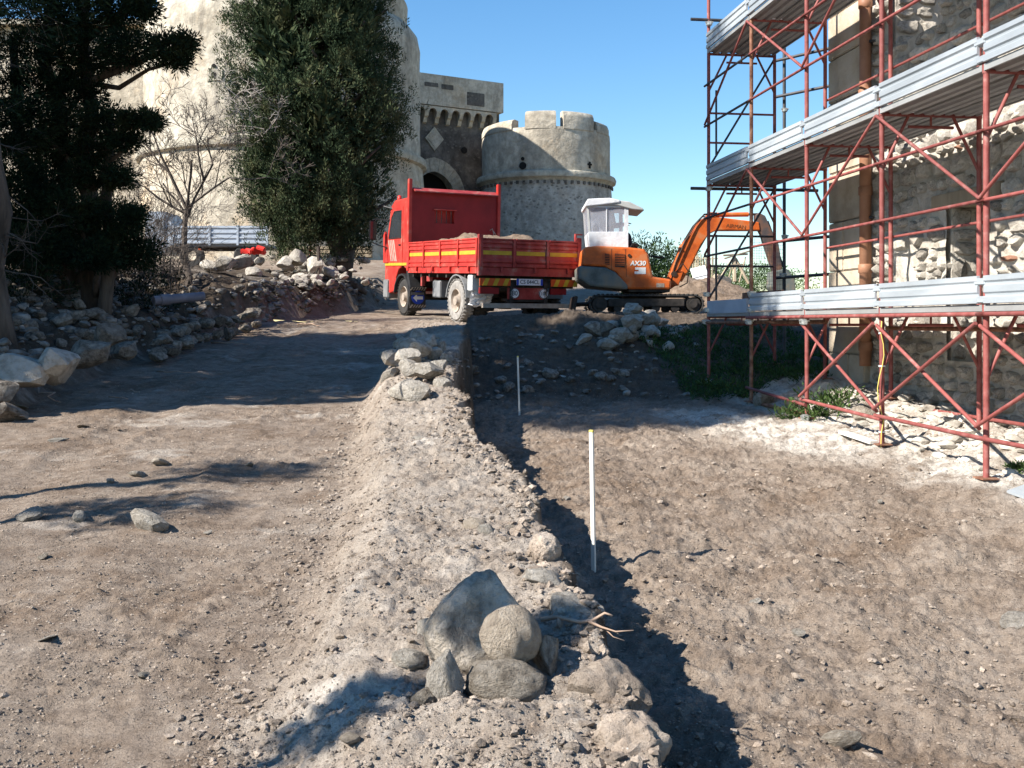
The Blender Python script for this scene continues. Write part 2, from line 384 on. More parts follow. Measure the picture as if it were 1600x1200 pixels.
def ground_h(x, y, fine=True):
    x = np.asarray(x, dtype=np.float64); y = np.asarray(y, dtype=np.float64)
    near = 1 - sst((y - 24) / 6)
    rd = road_h(y); fl = floor_h(y)
    jag = (fbm(x * .0 + 3.1, y * 2.1, 4, 5) * .16 + fbm(x * 1.2, y * 7, 3, 9) * .05) * near
    cx = crest_x(y) + jag; fx = foot_x(y) + fbm(y * .9, x * 0, 3, 2) * .12
    mt = mound_h(y) + fbm(x * 1.1, y * 1.1, 3, 4) * .06
    s = (x - fx) / np.maximum(cx - fx, .2)
    up = sst(s / .34) * (0.75 + .25 * sst(s / .9))
    left = rd + (np.maximum(mt, rd) - rd) * up * (1 - sst((y - 18.5) / 3))
    drop = sst((x - cx) / (.06 + .05 * vnoise(y * 3, x * 0, 8)))
    # floor climbs slightly toward the ruin wall; spoil ridge at its foot
    wx = 5.3 - .135 * (y - 8.53)
    fl = fl + .17 * sst((x - 2.2) / 2.2) * (1 - sst((y - 15) / 3)) + .22 * sst((x - (wx - 1.3)) / 1.2) * (1 - sst((y - 15.5) / 1.5))
    fl = fl + .30 * np.exp(-((x - 1.0) / 1.6) ** 2 - ((y - 17) / 1.1) ** 2) * 0.6
    fl = fl - .13 * np.exp(-np.maximum(x - cx, 0) / .45) * (1 - sst((y - 14) / 3))
    ben = sst((y - 14.3) / 1.2) * (1 - sst((y - 20.2) / 1.0))
    fl = fl + ben * (.16 * fbm(x * 1.1, y * 1.1, 3, 43) + .10 * np.maximum(0, fbm(x * 2.6, y * 2.6, 3, 44))) + .26 * np.exp(-((x - 1.1) / 1.1) ** 2 - ((y - 19.5) / .7) ** 2)
    h = left * (1 - drop) + fl * drop
    far = sst((y - 23) / 5)
    h = lerp(h, rd + (floor_h(y) - rd) * sst((x - 2.5) / 3.5), far)
    # raised bank on the left of the track
    bx = bank_x(y) + fbm(y * .7, x * 0, 3, 11) * .35
    rise = I(y, [0, 8, 12, 18, 24, 28, 32, 40], [.7, 1.0, 1.35, 1.35, 1.15, 1.15, .9, .2])
    t = (bx - x)
    st_ = sst((y - 19) / 4); bank = rise * (sst(t / (.7 - .35 * st_)) * (.45 + .25 * st_) + sst((t - .5) / 2.4) * (.55 - .25 * st_))
    h = h + bank * (1 + .25 * fbm(x * .9, y * .9, 3, 12))
    # lumps
    mroad = (x < fx).astype(float)
    h = h + fbm(x * .5, y * .35, 3, 21) * .05 * near
    # plane under truck and digger
    ca, sa = math.cos(TRK_A), math.sin(TRK_A)
    u = (x - TRK_O.x) * ca + (y - TRK_O.y) * sa; v = -(x - TRK_O.x) * sa + (y - TRK_O.y) * ca
    pl = TRK_O.z + v * math.tan(TRK_P)
    wt = (1 - sst((np.abs(u) - 1.4) / 1.2)) * (1 - sst((np.abs(v - 3.2) - 3.0) / 1.5))
    h = lerp(h, pl, wt)
    we = (1 - sst((np.abs(x - EXC.x) - 1.4) / .8)) * (1 - sst((np.abs(y - EXC.y) - .9) / .7))
    h = lerp(h, EXC.z, we)
    if fine:
        mm = sst((x - fx) / .3) * (1 - drop)            # mound
        right = drop * (1 - sst((y - 20) / 2))
        bk = sst(t / .4)
        rut = np.sin((x + .06 * y + .15 * fbm(y * .3, x * .2, 2, 31)) * 2 * math.pi / 1.05)
        h = h + near * (fbm(x * 3, y * 3, 4, 22) * (.022 + .03 * mm + .035 * right + .16 * bk)
                        + fbm(x * 14, y * 14, 5, 23, .75) * (.013 + .032 * mm + .036 * right + .05 * bk)
                        + rut * .010 * (1 - mm) * (1 - bk))
        for ro in (.75, 2.35):
            dx = x - (fx - ro + .10 * fbm(y * .25, x * 0, 2, 33)); rd_ = (1 - mm) * (1 - bk) * near * (x < fx)
            h = h + rd_ * (-.022 * np.exp(-(dx / .2) ** 2) + .022 * np.exp(-((np.abs(dx) - .3) / .05) ** 2) * np.maximum(0, fbm(x * 3, y * 2, 3, 34) + .1) * 2 + .006 * np.exp(-(dx / .18) ** 2) * np.sin(y * 2 * math.pi / .11))
        rid = 1 - np.abs(fbm(x * 5, y * 5, 3, 24))
        h = h + near * (rid ** 6) * .02 * (right + mm) * (vnoise(x * .8, y * .8, 41) > .45)
        # crawler tracks pressed into the dug floor
        for (x0_, y0_, ux, uy) in ((1.75, 5.0, .22, .975), (2.75, 5.0, .22, .975), (2.1, 8.0, -.30, .954)):
            al = (x - x0_) * ux + (y - y0_) * uy; ac = (x - x0_) * uy - (y - y0_) * ux
            bd = (1 - sst((np.abs(ac) - .15) / .05)) * right * sst((fbm(x * .9, y * .9, 2, 45) + .25) / .3) * near * sst((al + 2) / .4) * (1 - sst((al - 5.5) / 1))
            h = h + bd * (np.maximum(np.sin(al * 2 * math.pi / .16), -.3) * .014 - .012)
        sc_ = sst((fbm(x * 1.1, y * 1.6, 3, 71) - .05) / .25)
        h = h + near * sc_ * (1 - mm) * (1 - right) * np.maximum(fbm(x * 9, y * 14, 4, 72, .65), -.1) * .045
    return h

def ray_ground(px, py, y0=3.0, y1=60.0):
    """where the sight line through a photo pixel meets the soil"""
    ys_ = np.linspace(y0, y1, 500); g_ = ground_h((px - 800) / F * ys_, ys_, False) - (HOR - py) / F * ys_
    k_ = np.argmax(g_ > 0) if (g_ > 0).any() else len(ys_) - 1
    return P(px, py, float(ys_[k_]))
def hz(x, y): return float(ground_h(np.array([x]), np.array([y]))[0])

def grid_mesh(name, xs, ys, mt):
    X, Y = np.meshgrid(xs, ys)
    Z = ground_h(X, Y)
    V = np.stack([X, Y, Z], -1).reshape(-1, 3)
    nx, ny = len(xs), len(ys)
    i = np.arange(nx - 1)[None, :] + nx * np.arange(ny - 1)[:, None]
    Fq = np.stack([i, i + 1, i + 1 + nx, i + nx], -1).reshape(-1, 4)
    me = np_mesh(name, V, Fq, True)
    x, y = X.ravel(), Y.ravel()
    fx = foot_x(y); cx = crest_x(y)
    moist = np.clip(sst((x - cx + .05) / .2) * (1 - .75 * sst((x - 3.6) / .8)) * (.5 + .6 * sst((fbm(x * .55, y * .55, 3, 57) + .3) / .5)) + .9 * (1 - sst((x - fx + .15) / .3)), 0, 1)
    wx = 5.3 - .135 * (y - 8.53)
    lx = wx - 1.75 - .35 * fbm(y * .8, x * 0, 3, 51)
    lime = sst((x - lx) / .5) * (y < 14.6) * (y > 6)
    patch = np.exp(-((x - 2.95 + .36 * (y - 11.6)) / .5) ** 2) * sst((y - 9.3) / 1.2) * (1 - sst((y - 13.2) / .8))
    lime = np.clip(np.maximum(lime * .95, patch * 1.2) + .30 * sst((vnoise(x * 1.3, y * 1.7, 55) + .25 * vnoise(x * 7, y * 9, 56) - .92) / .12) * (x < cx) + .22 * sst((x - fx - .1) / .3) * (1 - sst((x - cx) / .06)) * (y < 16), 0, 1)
    dark_earth = sst((bank_x(y) - x + .3) / .8) * (y > 6) * (1 - sst((y - 31) / 4))
    dark_earth = np.maximum(dark_earth, sst((y - 13.8) / 1.5) * sst((x - cx) / .3) * (1 - sst((y - 22) / 3)) * .8)  # dug floor darkened towards the trench end
    dark_earth = np.maximum(dark_earth, .75 * sst((x - cx + .02) / .06) * (1 - sst((x - cx - .16) / .1)))  # darker band just beyond the mound edge
    c = np.stack([moist, lime, np.clip(dark_earth, 0, 1), np.ones_like(x)], -1).astype(np.float32)
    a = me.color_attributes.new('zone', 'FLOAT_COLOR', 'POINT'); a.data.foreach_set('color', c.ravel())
    return link(name, me, mt)

def spaced(a, b, s0, s1):
    out = [a]; 
    while out[-1] < b:
        t = (out[-1] - a) / (b - a); out.append(out[-1] + s0 + (s1 - s0) * t)
    out[-1] = b
    return out
XN0, XN1, YN0, YN1 = -12.0, 7.0, 1.2, 24.0
xs = sorted(set(spaced(XN0, -3.0, .08, .026) + spaced(-3.0, 2.6, .0175, .0175)[1:] + spaced(2.6, XN1, .018, .05)[1:]))
ys = sorted(set(spaced(YN0, 3.2, .12, .02) + spaced(3.2, 8.0, .0135, .026)[1:] + spaced(8.0, YN1, .026, .075)[1:]))
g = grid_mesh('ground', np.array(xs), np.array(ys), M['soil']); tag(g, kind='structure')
# the ground goes on to the horizon in four coarser aprons that butt against the near sheet
def apron(xa, xb, ya, yb, sx, sy):
    o = grid_mesh('ground', np.unique(np.concatenate([np.arange(xa, xb, sx), [xb]])), np.unique(np.concatenate([np.arange(ya, yb, sy), [yb]])), M['soil']); tag(o, kind='structure')
apron(-40, 40, YN1, 70, .4, .4)
apron(-40, XN0, -25, YN1, .6, .6)
apron(XN1, 40, -25, YN1, .6, .6)
apron(XN0, XN1, -25, YN0, .5, .5)
far = MB()
far.add([(-900, 70, -1.5), (900, 70, -1.5), (900, 1600, -60), (-900, 1600, -60)], [(0, 1, 2, 3)])
far.add([(40, -300, -4), (900, -300, -4), (900, 70, -4), (40, 70, -1.5)], [(0, 1, 2, 3)])
far.add([(-900, -300, -4), (-40, -300, -4), (-40, 70, -1.5), (-900, 70, -4)], [(0, 1, 2, 3)])
tag(far.build('far_ground', mat('far_scrub', [(.05, .07, .025), (.12, .12, .06)], .95, scale=.05, coord='pos')), kind='structure')

# ---------------------------------------------------------------- rocks
def rock_mesh(name, seed, sub=2, cuts=7, rough=.12, flat=.75, keep=.62):
    rnd = random.Random(seed)
    bm = bmesh.new(); bmesh.ops.create_icosphere(bm, subdivisions=sub, radius=1.0)
    V = np.array([v.co[:] for v in bm.verts])
    off = rnd.random() * 50
    n1 = fbm(V[:, 0] * 1.3 + V[:, 2] * .9 + off, V[:, 1] * 1.3 - V[:, 2] * .7, 3, seed % 90)
    V = V * (1 + .25 * n1[:, None])
    for c in range(cuts):
        d = Vector((rnd.gauss(0, 1), rnd.gauss(0, 1), rnd.gauss(0, 1))).normalized(); d = np.array(d)
        k = rnd.uniform(keep, keep + .25); e = V @ d - k
        V = V - np.where(e > 0, e, 0)[:, None] * d[None, :] * .92
    n2 = fbm(V[:, 0] * 4 + off, V[:, 1] * 4 + V[:, 2] * 3, 3, (seed + 7) % 90)
    V = V * (1 + rough * n2[:, None])
    if sub >= 4:
        n3 = fbm(V[:, 0] * 11 + off, V[:, 1] * 11 + V[:, 2] * 9, 4, (seed + 13) % 90, .65); V = V * (1 + .02 * n3[:, None])
    V[:, 2] *= flat
    for v, c in zip(bm.verts, V): v.co = c
    me = bpy.data.meshes.new(name); bm.to_mesh(me); bm.free()
    me.polygons.foreach_set('use_smooth', np.ones(len(me.polygons), dtype=bool))
    me.set_sharp_from_angle(angle=R(24 if sub < 3 else 36)); me.update()
    return me
ROCKS = [rock_mesh('rock', 100 + i, 2, 9 + i % 5, .07, random.Random(i).uniform(.7, .98), .50) for i in range(20)]
for r_ in ROCKS: r_.materials.append(M['stone'])
ROCKS_B = [r_.copy() for r_ in ROCKS]
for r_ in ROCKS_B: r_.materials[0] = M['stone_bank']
ROCKS_P = [r_.copy() for r_ in ROCKS]
for r_ in ROCKS_P: r_.materials[0] = M['stone_pale']

def rock(p, size, seed, label, group=None, pale=False, name='stone', sink=.25, rot=None):
    rnd = random.Random(seed)
    me = (ROCKS_B if pale == 'bank' else ROCKS_P if pale else ROCKS)[rnd.randrange(len(ROCKS))]
    o = bpy.data.objects.new(name, me); COL.objects.link(o)
    sx, sy, sz = (size if hasattr(size, '__len__') else (size * rnd.uniform(.85, 1.25), size * rnd.uniform(.75, 1.1), size * rnd.uniform(.7, 1.0)))
    o.scale = (sx, sy, sz); o.rotation_euler = rot or (rnd.uniform(-.4, .4), rnd.uniform(-.4, .4), rnd.uniform(0, 6.28))
    o.location = (p[0], p[1], p[2] + sz * .7 * (1 - 2 * sink))
    return tag(o, label, 'stone', group)

# loose gravel and clods lying on the soil (nobody could count them)
def scatter(name, n, gen, smin, smax, seed, label, base=None, power=2.4, tiny=False):
    rng = np.random.default_rng(seed)
    x, y = gen(rng, n)
    z = ground_h(x, y)
    bm = bmesh.new(); bmesh.ops.create_icosphere(bm, subdivisions=1, radius=1.0)
    B = np.array([v.co[:] for v in bm.verts]); FB = np.array([[v.index for v in f.verts] for f in bm.faces]); bm.free()
    if tiny:
        B = np.array([(1, 0, 0), (0, 1, 0), (-1, 0, 0), (0, -1, 0), (0, 0, 1.)]); FB = np.array([(0, 1, 4), (1, 2, 4), (2, 3, 4), (3, 0, 4)])
    n = len(x)
    s = smin + (smax - smin) * rng.random(n) ** power * 1.0
    V = B[None] * (1 + rng.normal(0, .26, (n, len(B), 1)))
    sc = s[:, None] * np.stack([rng.uniform(.7, 1.4, n), rng.uniform(.7, 1.3, n), rng.uniform(.45, .85, n)], -1)
    V = V * sc[:, None, :]
    a = rng.uniform(0, 6.28, n); ca, sa = np.cos(a)[:, None], np.sin(a)[:, None]
    Vx = V[..., 0] * ca - V[..., 1] * sa; Vy = V[..., 0] * sa + V[..., 1] * ca
    V = np.stack([Vx + x[:, None], Vy + y[:, None], V[..., 2] + (z + s * .25)[:, None]], -1).reshape(-1, 3)
    Fq = (FB[None] + (np.arange(n) * len(B))[:, None, None]).reshape(-1, 3)
    o = link(name, np_mesh(name, V, Fq, False), M['gravel'])
    return tag(o, label, 'gravel', None, 'stuff')
def gen_road(rng, n):
    y = 3.2 + 12 * rng.random(n) ** 1.7; x = foot_x(y) - rng.random(n) ** 1.3 * (1.2 + .42 * y)
    k = fbm(x * 1.4, y * 1.4, 3, 61) > .08 * rng.normal(size=n) + .08
    return x[k], y[k]
def gen_foot(rng, n):
    y = 3.2 + 9 * rng.random(n) ** 1.5; x = foot_x(y) + rng.normal(0, .16, n)
    return x, y
def gen_mound(rng, n):
    y = 3.0 + 10.5 * rng.random(n) ** 1.7; x = lerp(foot_x(y), crest_x(y), rng.random(n) ** .8)
    k = fbm(x * 2, y * 2, 3, 62) > -.25
    return x[k], y[k]
def gen_right(rng, n):
    y = 3.8 + 11 * rng.random(n) ** 1.5; x = crest_x(y) + .15 + rng.random(n) * (.5 * y - crest_x(y))
    k = fbm(x * 1.6, y * 1.6, 4, 63) > .08 * rng.normal(size=n) + .06
    return x[k], y[k]
def gen_all(rng, n):
    y = 3.2 + 13 * rng.random(n) ** 1.8; x = (rng.random(n) - .5) * 1.02 * y
    k = (fbm(x * 1.9, y * 1.9, 4, 64) > -.22) & (x > bank_x(y))
    return x[k], y[k]
scatter('gravel', 60000, gen_all, .0025, .011, 6, 'tiny grit scattered over the whole dug ground', power=3.0, tiny=True)
scatter('gravel', 3500, gen_road, .003, .018, 1, 'small gravel and crumbs of earth on the dirt track', power=8)
scatter('gravel', 4500, gen_foot, .003, .020, 5, 'loose crumbs of earth along the foot of the mound', power=5)
scatter('gravel', 8000, gen_mound, .003, .020, 2, 'crumbly clods and gravel covering the earth mound', power=6)
scatter('gravel', 8000, gen_right, .003, .027, 3, 'loose clods strewn over the dug floor beside the scaffold', power=6)
def gen_edge(rng, n):
    y = 3.1 + 10 * rng.random(n) ** 1.5; x = crest_x(y) + rng.normal(-.03, .13, n)
    return x, y
scatter('gravel', 2600, gen_edge, .005, .034, 4, 'crumbling clods along the broken edge of the mound', power=4)

# ---------------------------------------------------------------- castle
def plaster(name, cols, stain, scale=.35, dots=False):
    m = bpy.data.materials.new(name); m.use_nodes = True
    n = m.node_tree; N = n.nodes; L = n.links; bs = N['Principled BSDF']; bs.inputs['Roughness'].default_value = .95; bs.inputs['Specular IOR Level'].default_value = .1
    geo = N.new('ShaderNodeNewGeometry'); pos = geo.outputs['Position']
    def noise(sc, det=8, ro=.65, st=None):
        v = pos
        if st:
            mp = N.new('ShaderNodeMapping'); mp.inputs['Scale'].default_value = st; L.new(pos, mp.inputs['Vector']); v = mp.outputs[0]
        t = N.new('ShaderNodeTexNoise'); t.inputs['Scale'].default_value = sc; t.inputs['Detail'].default_value = det; t.inputs['Roughness'].default_value = ro; L.new(v, t.inputs['Vector']); return t.outputs['Fac']
    def ramp(f, st):
        r = N.new('ShaderNodeValToRGB'); L.new(f, r.inputs['Fac']); e = r.color_ramp.elements
        for i, (p, c) in enumerate(st):
            q = e[i] if i < 2 else e.new(p); q.position = p; q.color = (*c, 1)
        return r.outputs['Color']
    def mix(a, b, f):
        x = N.new('ShaderNodeMix'); x.data_type = 'RGBA'
        if isinstance(f, float): x.inputs['Factor'].default_value = f
        else: L.new(f, x.inputs['Factor'])
        L.new(a, x.inputs['A']); L.new(b, x.inputs['B']); return x.outputs['Result']
    base = ramp(noise(scale), [(.32, cols[0]), (.5, cols[1]), (.68, cols[2])])
    mask = ramp(noise(.55, 9, .7, (1, 1, .35)), [(.50, (0, 0, 0)), (.68, (.85, .85, .85))])
    st = N.new('ShaderNodeRGB'); st.outputs[0].default_value = (*stain, 1)
    col = mix(base, st.outputs[0], mask)
    oc = N.new('ShaderNodeRGB'); oc.outputs[0].default_value = (cols[1][0] * .98, cols[1][1] * .80, cols[1][2] * .62, 1)
    col = mix(col, oc.outputs[0], ramp(noise(.32, 7, .75), [(.52, (0, 0, 0)), (.66, (.7, .7, .7))]))
    dkk = N.new('ShaderNodeRGB'); dkk.outputs[0].default_value = (stain[0] * .55, stain[1] * .55, stain[2] * .58, 1)
    col = mix(col, dkk.outputs[0], ramp(noise(.8, 9, .75, (1.6, 1.6, .22)), [(.56, (0, 0, 0)), (.72, (.6, .6, .6))]))
    m2 = ramp(noise(2.6, 8, .7), [(.40, (.66, .66, .66)), (.62, (1.15, 1.15, 1.15))])
    x = N.new('ShaderNodeMix'); x.data_type = 'RGBA'; x.blend_type = 'MULTIPLY'; x.inputs['Factor'].default_value = .8; L.new(col, x.inputs['A']); L.new(m2, x.inputs['B']); col = x.outputs['Result']
    if dots:
        vo = N.new('ShaderNodeTexVoronoi'); vo.inputs['Scale'].default_value = 3.6; vo.inputs['Randomness'].default_value = 1
        mp = N.new('ShaderNodeMapping'); mp.inputs['Scale'].default_value = (1, 1, 1.5); L.new(pos, mp.inputs['Vector']); L.new(mp.outputs[0], vo.inputs['Vector'])
        f = N.new('ShaderNodeMapRange'); f.inputs['From Min'].default_value = .36; f.inputs['From Max'].default_value = .26; L.new(vo.outputs['Distance'], f.inputs['Value'])
        k = N.new('ShaderNodeMapRange'); k.inputs['From Min'].default_value = .40; k.inputs['From Max'].default_value = .58; L.new(noise(1.1, 5), k.inputs['Value'])
        mm = N.new('ShaderNodeMath'); mm.operation = 'MULTIPLY'; L.new(f.outputs[0], mm.inputs[0]); L.new(k.outputs[0], mm.inputs[1])
        dk = N.new('ShaderNodeRGB'); dk.outputs[0].default_value = (.17, .155, .135, 1)
        col = mix(col, dk.outputs[0], mm.outputs[0])
    L.new(col, bs.inputs['Base Color'])
    bp = N.new('ShaderNodeBump'); bp.inputs['Strength'].default_value = .7; bp.inputs['Distance'].default_value = .12; L.new(noise(3.2, 9, .7), bp.inputs['Height']); L.new(bp.outputs[0], bs.inputs['Normal'])
    return m
M['plaster'] = plaster('cream_castle_plaster', [(.40, .335, .25), (.50, .435, .34), (.54, .48, .385)], (.27, .235, .185))
M['plaster_g'] = plaster('weathered_grey_plaster', [(.37, .32, .25), (.485, .43, .345), (.54, .485, .395)], (.25, .22, .18))
M['rubble'] = plaster('tower_rubble_facing', [(.30, .275, .24), (.40, .37, .325), (.46, .425, .375)], (.24, .215, .18), dots=True)
M['gate'] = plaster('shaded_gate_wall', [(.075, .068, .06), (.125, .113, .10), (.19, .172, .15)], (.05, .046, .042), .8, dots=True)  # shade on the gate front put into a dark wall colour
M['trim'] = plaster('pale_dressed_stone', [(.36, .32, .25), (.44, .40, .32), (.5, .45, .36)], (.3, .27, .22))
M['void'] = mat('opening_shade', [(.012, .011, .01)], 1)  # near-black colour stands in for the shade inside openings

def drum(name, c, prof, mt, parent, n=128, amp=.06, a0=0, a1=2 * math.pi, seed=3):
    """weathered round wall: lathe rings with uneven radius"""
    hs = []; 
    for i in range(len(prof) - 1):
        (r0, z0), (r1, z1) = prof[i], prof[i + 1]
        k = max(1, int(abs(z1 - z0) / .45))
        for j in range(k): hs.append((lerp(r0, r1, j / k), lerp(z0, z1, j / k)))
    hs.append(prof[-1])
    full = abs(a1 - a0 - 2 * math.pi) < 1e-6
    th = np.linspace(a0, a1, n + 1)[:-1] if full else np.linspace(a0, a1, n + 1)
    rr = np.array([h[0] for h in hs])[:, None]; zz = np.array([h[1] for h in hs])[:, None] + 0 * th[None]
    T = th[None] + 0 * rr
    rr = rr + amp * (fbm(T * rr * .5 + seed, zz * .5, 4, seed) + .5 * fbm(np.cos(T) * 3 * rr, zz * 1.5 + np.sin(T) * rr * 1.5, 3, seed + 4)) * (rr > .3)
    V = np.stack([rr * np.cos(T), rr * np.sin(T), zz], -1).reshape(-1, 3)
    m = len(th); nr = len(hs)
    k = np.arange(n); k2 = (k + 1) % m
    Fq = np.concatenate([np.stack([i * m + k, i * m + k2, (i + 1) * m + k2, (i + 1) * m + k], -1) for i in range(nr - 1)])
    o = link(name, np_mesh(name, V, Fq, True), mt, parent, Vector(c) - (parent.location if parent else Vector()))
    o.data.set_sharp_from_angle(angle=R(40))
    return o

# great round tower on the left
BS = 1.045; BT = Vector((-11.05, 50.0, 0)) * BS; BR = 6.55 * BS
big = empty('round_tower', (BT.x, BT.y, 2.0)); tag(big, 'huge cream plastered round castle tower behind the cypress', 'tower', 'castle towers')
drum('lower_wall', BT, [(BR + .75, .5), (BR + .12, 7.5 * BS)], M['plaster'], big)
drum('string_course', BT, [(BR + .1, 7.84), (BR + .32, 7.92), (BR + .36, 8.12), (BR + .3, 8.28), (BR + .0, 8.38)], M['trim'], big, amp=.02)
drum('upper_wall', BT, [(BR, 8.36), (BR, 13.9), (BR - .12, 14.52), (BR - .5, 15.0), (BR - .65, 15.05), (BR - .65, 16.25), (BR - 1.2, 16.35), (BR - 1.9, 16.3), (BR - 1.95, 14.7), (0.01, 14.7)], M['plaster_g'], big)
def on_drum(C, r, px, py):
    """point where the ray through a pixel meets a round wall; and outward normal"""
    d = Vector(((px - 800) / F, 1.0)); c = Vector((C.x, C.y))
    b = d.dot(c); a = d.dot(d); q = c.dot(c) - r * r
    t = (b - math.sqrt(max(0, b * b - a * q))) / a
    p = Vector((d.x * t, t, (HOR - py) / F * t)); nrm = Vector((p.x - C.x, p.y - C.y, 0)).normalized()
    return p, nrm
def port(C, r, px, py, w_, h_, parent, name, mt, thick=.12, roundp=True, proud=.03):
    p, nr = on_drum(C, r, px, py); sd = Vector((-nr.y, nr.x, 0)); up = Vector((0, 0, 1))
    mb = MB(); k = 14 if roundp else 4
    pts = []
    for i in range(k):
        t = 2 * math.pi * (i + .5) / k; a, b = math.cos(t), math.sin(t)
        if not roundp: a, b = math.copysign(1, a), math.copysign(1, b)
        pts.append((a * w_ / 2, b * h_ / 2))
    vs = [p + sd * a + up * b + nr * proud for a, b in pts] + [p + sd * a + up * b - nr * thick for a, b in pts]
    fs = [tuple(range(k)), tuple(range(2 * k - 1, k - 1, -1))] + [(i, (i + 1) % k, (i + 1) % k + k, i + k) for i in range(k)]
    mb.add(vs, fs); return mb.build(name, mt, parent, world=True)
port(BT, BR, 336, 117, .75, .5, big, 'gun_port_block', M['trim'], roundp=False, proud=.05)
port(BT, BR, 335, 117, .25, .25, big, 'gun_port', M['void'], proud=.07)
port(BT, BR, 335, 103, .16, .18, big, 'sight_hole', M['void'], proud=.08)
port(BT, BR - .5, 366, 8, .9, .55, big, 'embrasure', M['void'], roundp=False, proud=.25)
port(BT, BR, 590, 185, .35, .5, big, 'putlog_hole', M['void'], proud=.06)

# smaller crenellated tower on the right
ST = Vector((2.02, 61.0, 0)); SR = 3.83
sm = empty('crenellated_tower', (ST.x, ST.y, 2.0)); tag(sm, 'small round crenellated castle tower right of the gate', 'tower', 'castle towers')
drum('lower_wall', ST, [(SR + .35, .0), (SR + .05, 8.05)], M['rubble'], sm, 96, .05)
drum('string_course', ST, [(SR + .05, 8.0), (SR + .12, 8.12), (SR + .3, 8.2), (SR + .34, 8.38), (SR + .28, 8.52), (SR - .02, 8.6)], M['trim'], sm, 96, .015)
drum('upper_wall', ST, [(SR, 8.55), (SR, 10.6), (SR - .06, 11.02), (SR - .8, 11.07), (SR - .85, 10.3), (.01, 10.3)], M['plaster_g'], sm, 96, .05)
for k_ in range(30):   # row of small dark slate bits beneath the string course
    t = math.pi + .12 + k_ * (math.pi - .24) / 29
    mb = MB(); mb.box((ST.x + (SR + .12) * math.cos(t), ST.y + (SR + .12) * math.sin(t), 7.9), (.1, .13, .17), (0, 0, t)); mb.build('slate_piece', M['gate'], sm, world=True)
def merlon(C, r, a0, a1, z0, z1, parent, mt, depth=.75, rr=.35):
    mb = MB(); n = 10
    prof = [(r, z0), (r - .01, z1 - rr), (r - rr * .3, z1 - rr * .3), (r - rr, z1), (r - depth, z1 - .02), (r - depth, z0)]
    m = len(prof); vs = []
    for k in range(n + 1):
        t = lerp(a0, a1, k / n)
        for (q, z) in prof: vs.append((C.x + q * math.cos(t), C.y + q * math.sin(t), z))
    fs = [tuple(range(m)), tuple(range(n * m + m - 1, n * m - 1, -1))]
    for k in range(n):
        for i in range(m):
            j = (i + 1) % m; fs.append((k * m + i, k * m + j, (k + 1) * m + j, (k + 1) * m + i))
    return mb.add(vs, fs).build('merlon', mt, parent, True, True, auto=50)
def ang(px): 
    p, nr = on_drum(ST, SR, px, 190); return math.atan2(nr.y, nr.x)
for (a, b, z1) in [(ang(757) - .35, ang(799), 11.55), (ang(820), ang(869), 11.95), (ang(881), ang(928), 11.95), (ang(933), ang(951.5), 11.6)]:
    merlon(ST, SR, a, b, 10.9, z1, sm, M['plaster_g'])
for t in (.5, 1.0, 1.5, 2.0, 2.5): merlon(ST, SR, t, t + .3, 11.1, 11.8, sm, M['plaster_g'])
port(ST, SR, 817, 259, .42, .42, sm, 'gun_port', M['void'], proud=.05)
port(ST, SR, 817, 248, .2, .2, sm, 'sight_hole', M['void'], proud=.05)
port(ST, SR, 922, 274, .62, .42, sm, 'loophole', M['void'], roundp=False, proud=.05)
port(ST, SR, 921, 258, .12, .38, sm, 'cross_slit', M['void'], roundp=False, proud=.05)
port(ST, SR, 921, 257, .3, .1, sm, 'cross_slit', M['void'], roundp=False, proud=.055)

# gatehouse between the towers
A = P(640, 120, 61.0); B = P(780, 133, 64.0)
gx = Vector((B.x - A.x, B.y - A.y, 0)); GL = gx.length; gang = math.atan2(gx.y, gx.x)
gate = empty('gatehouse', (A.x, A.y, 3.0), (0, 0, gang)); tag(gate, 'shaded stone gatehouse with pointed arch between the two towers', 'gatehouse')
Ztop = B.z - 3.0
def gbox(name, x0, x1, y0, y1, z0, z1, mt, bev=0):
    return MB().box(((x0 + x1) / 2, (y0 + y1) / 2, (z0 + z1) / 2), (x1 - x0, y1 - y0, z1 - z0), None, bev).build(name, mt, gate)
def at_gate(px, py):
    """pixel -> local x,z on the gate front"""
    d = Vector(((px - 800) / F, 1.0)); nx = Vector((-math.sin(gang), math.cos(gang)))
    t = nx.dot(Vector((A.x, A.y))) / nx.dot(d)
    q = d * t - Vector((A.x, A.y)); return q.x * math.cos(gang) + q.y * math.sin(gang), (HOR - py) / F * t - 3.0
zc = at_gate(720, 172)[1]
gbox('parapet_wall', -1.2, GL, -.55, 1.2, zc, Ztop, M['plaster_g'])
gbox('rear_wall', -1.2, GL, 1.2, 4, -.5, Ztop - .3, M['gate'])
AX, AZ = at_gate(678, 246); AW = 1.35   # arch centre, ring half-width inside
zi = at_gate(678, 268)[1]
spring = zi - 1.55
def arch_pts(hw, top, n=9):
    """pointed arch outline from left spring to right spring"""
    rise = top - spring; k = (rise * rise - hw * hw) / (2 * hw) ; rad = hw + k
    L_ = []
    for i in range(n + 1):
        a = math.asin(rise / rad) * i / n
        L_.append((-(rad * math.cos(a) - k), spring + rad * math.sin(a)))
    return L_ + [(-x, z) for x, z in reversed(L_[:-1])]
inner = [(AX + x, z) for x, z in arch_pts(AW, zi)]
outer = [(AX + x, z) for x, z in arch_pts(AW + .75, AZ)]
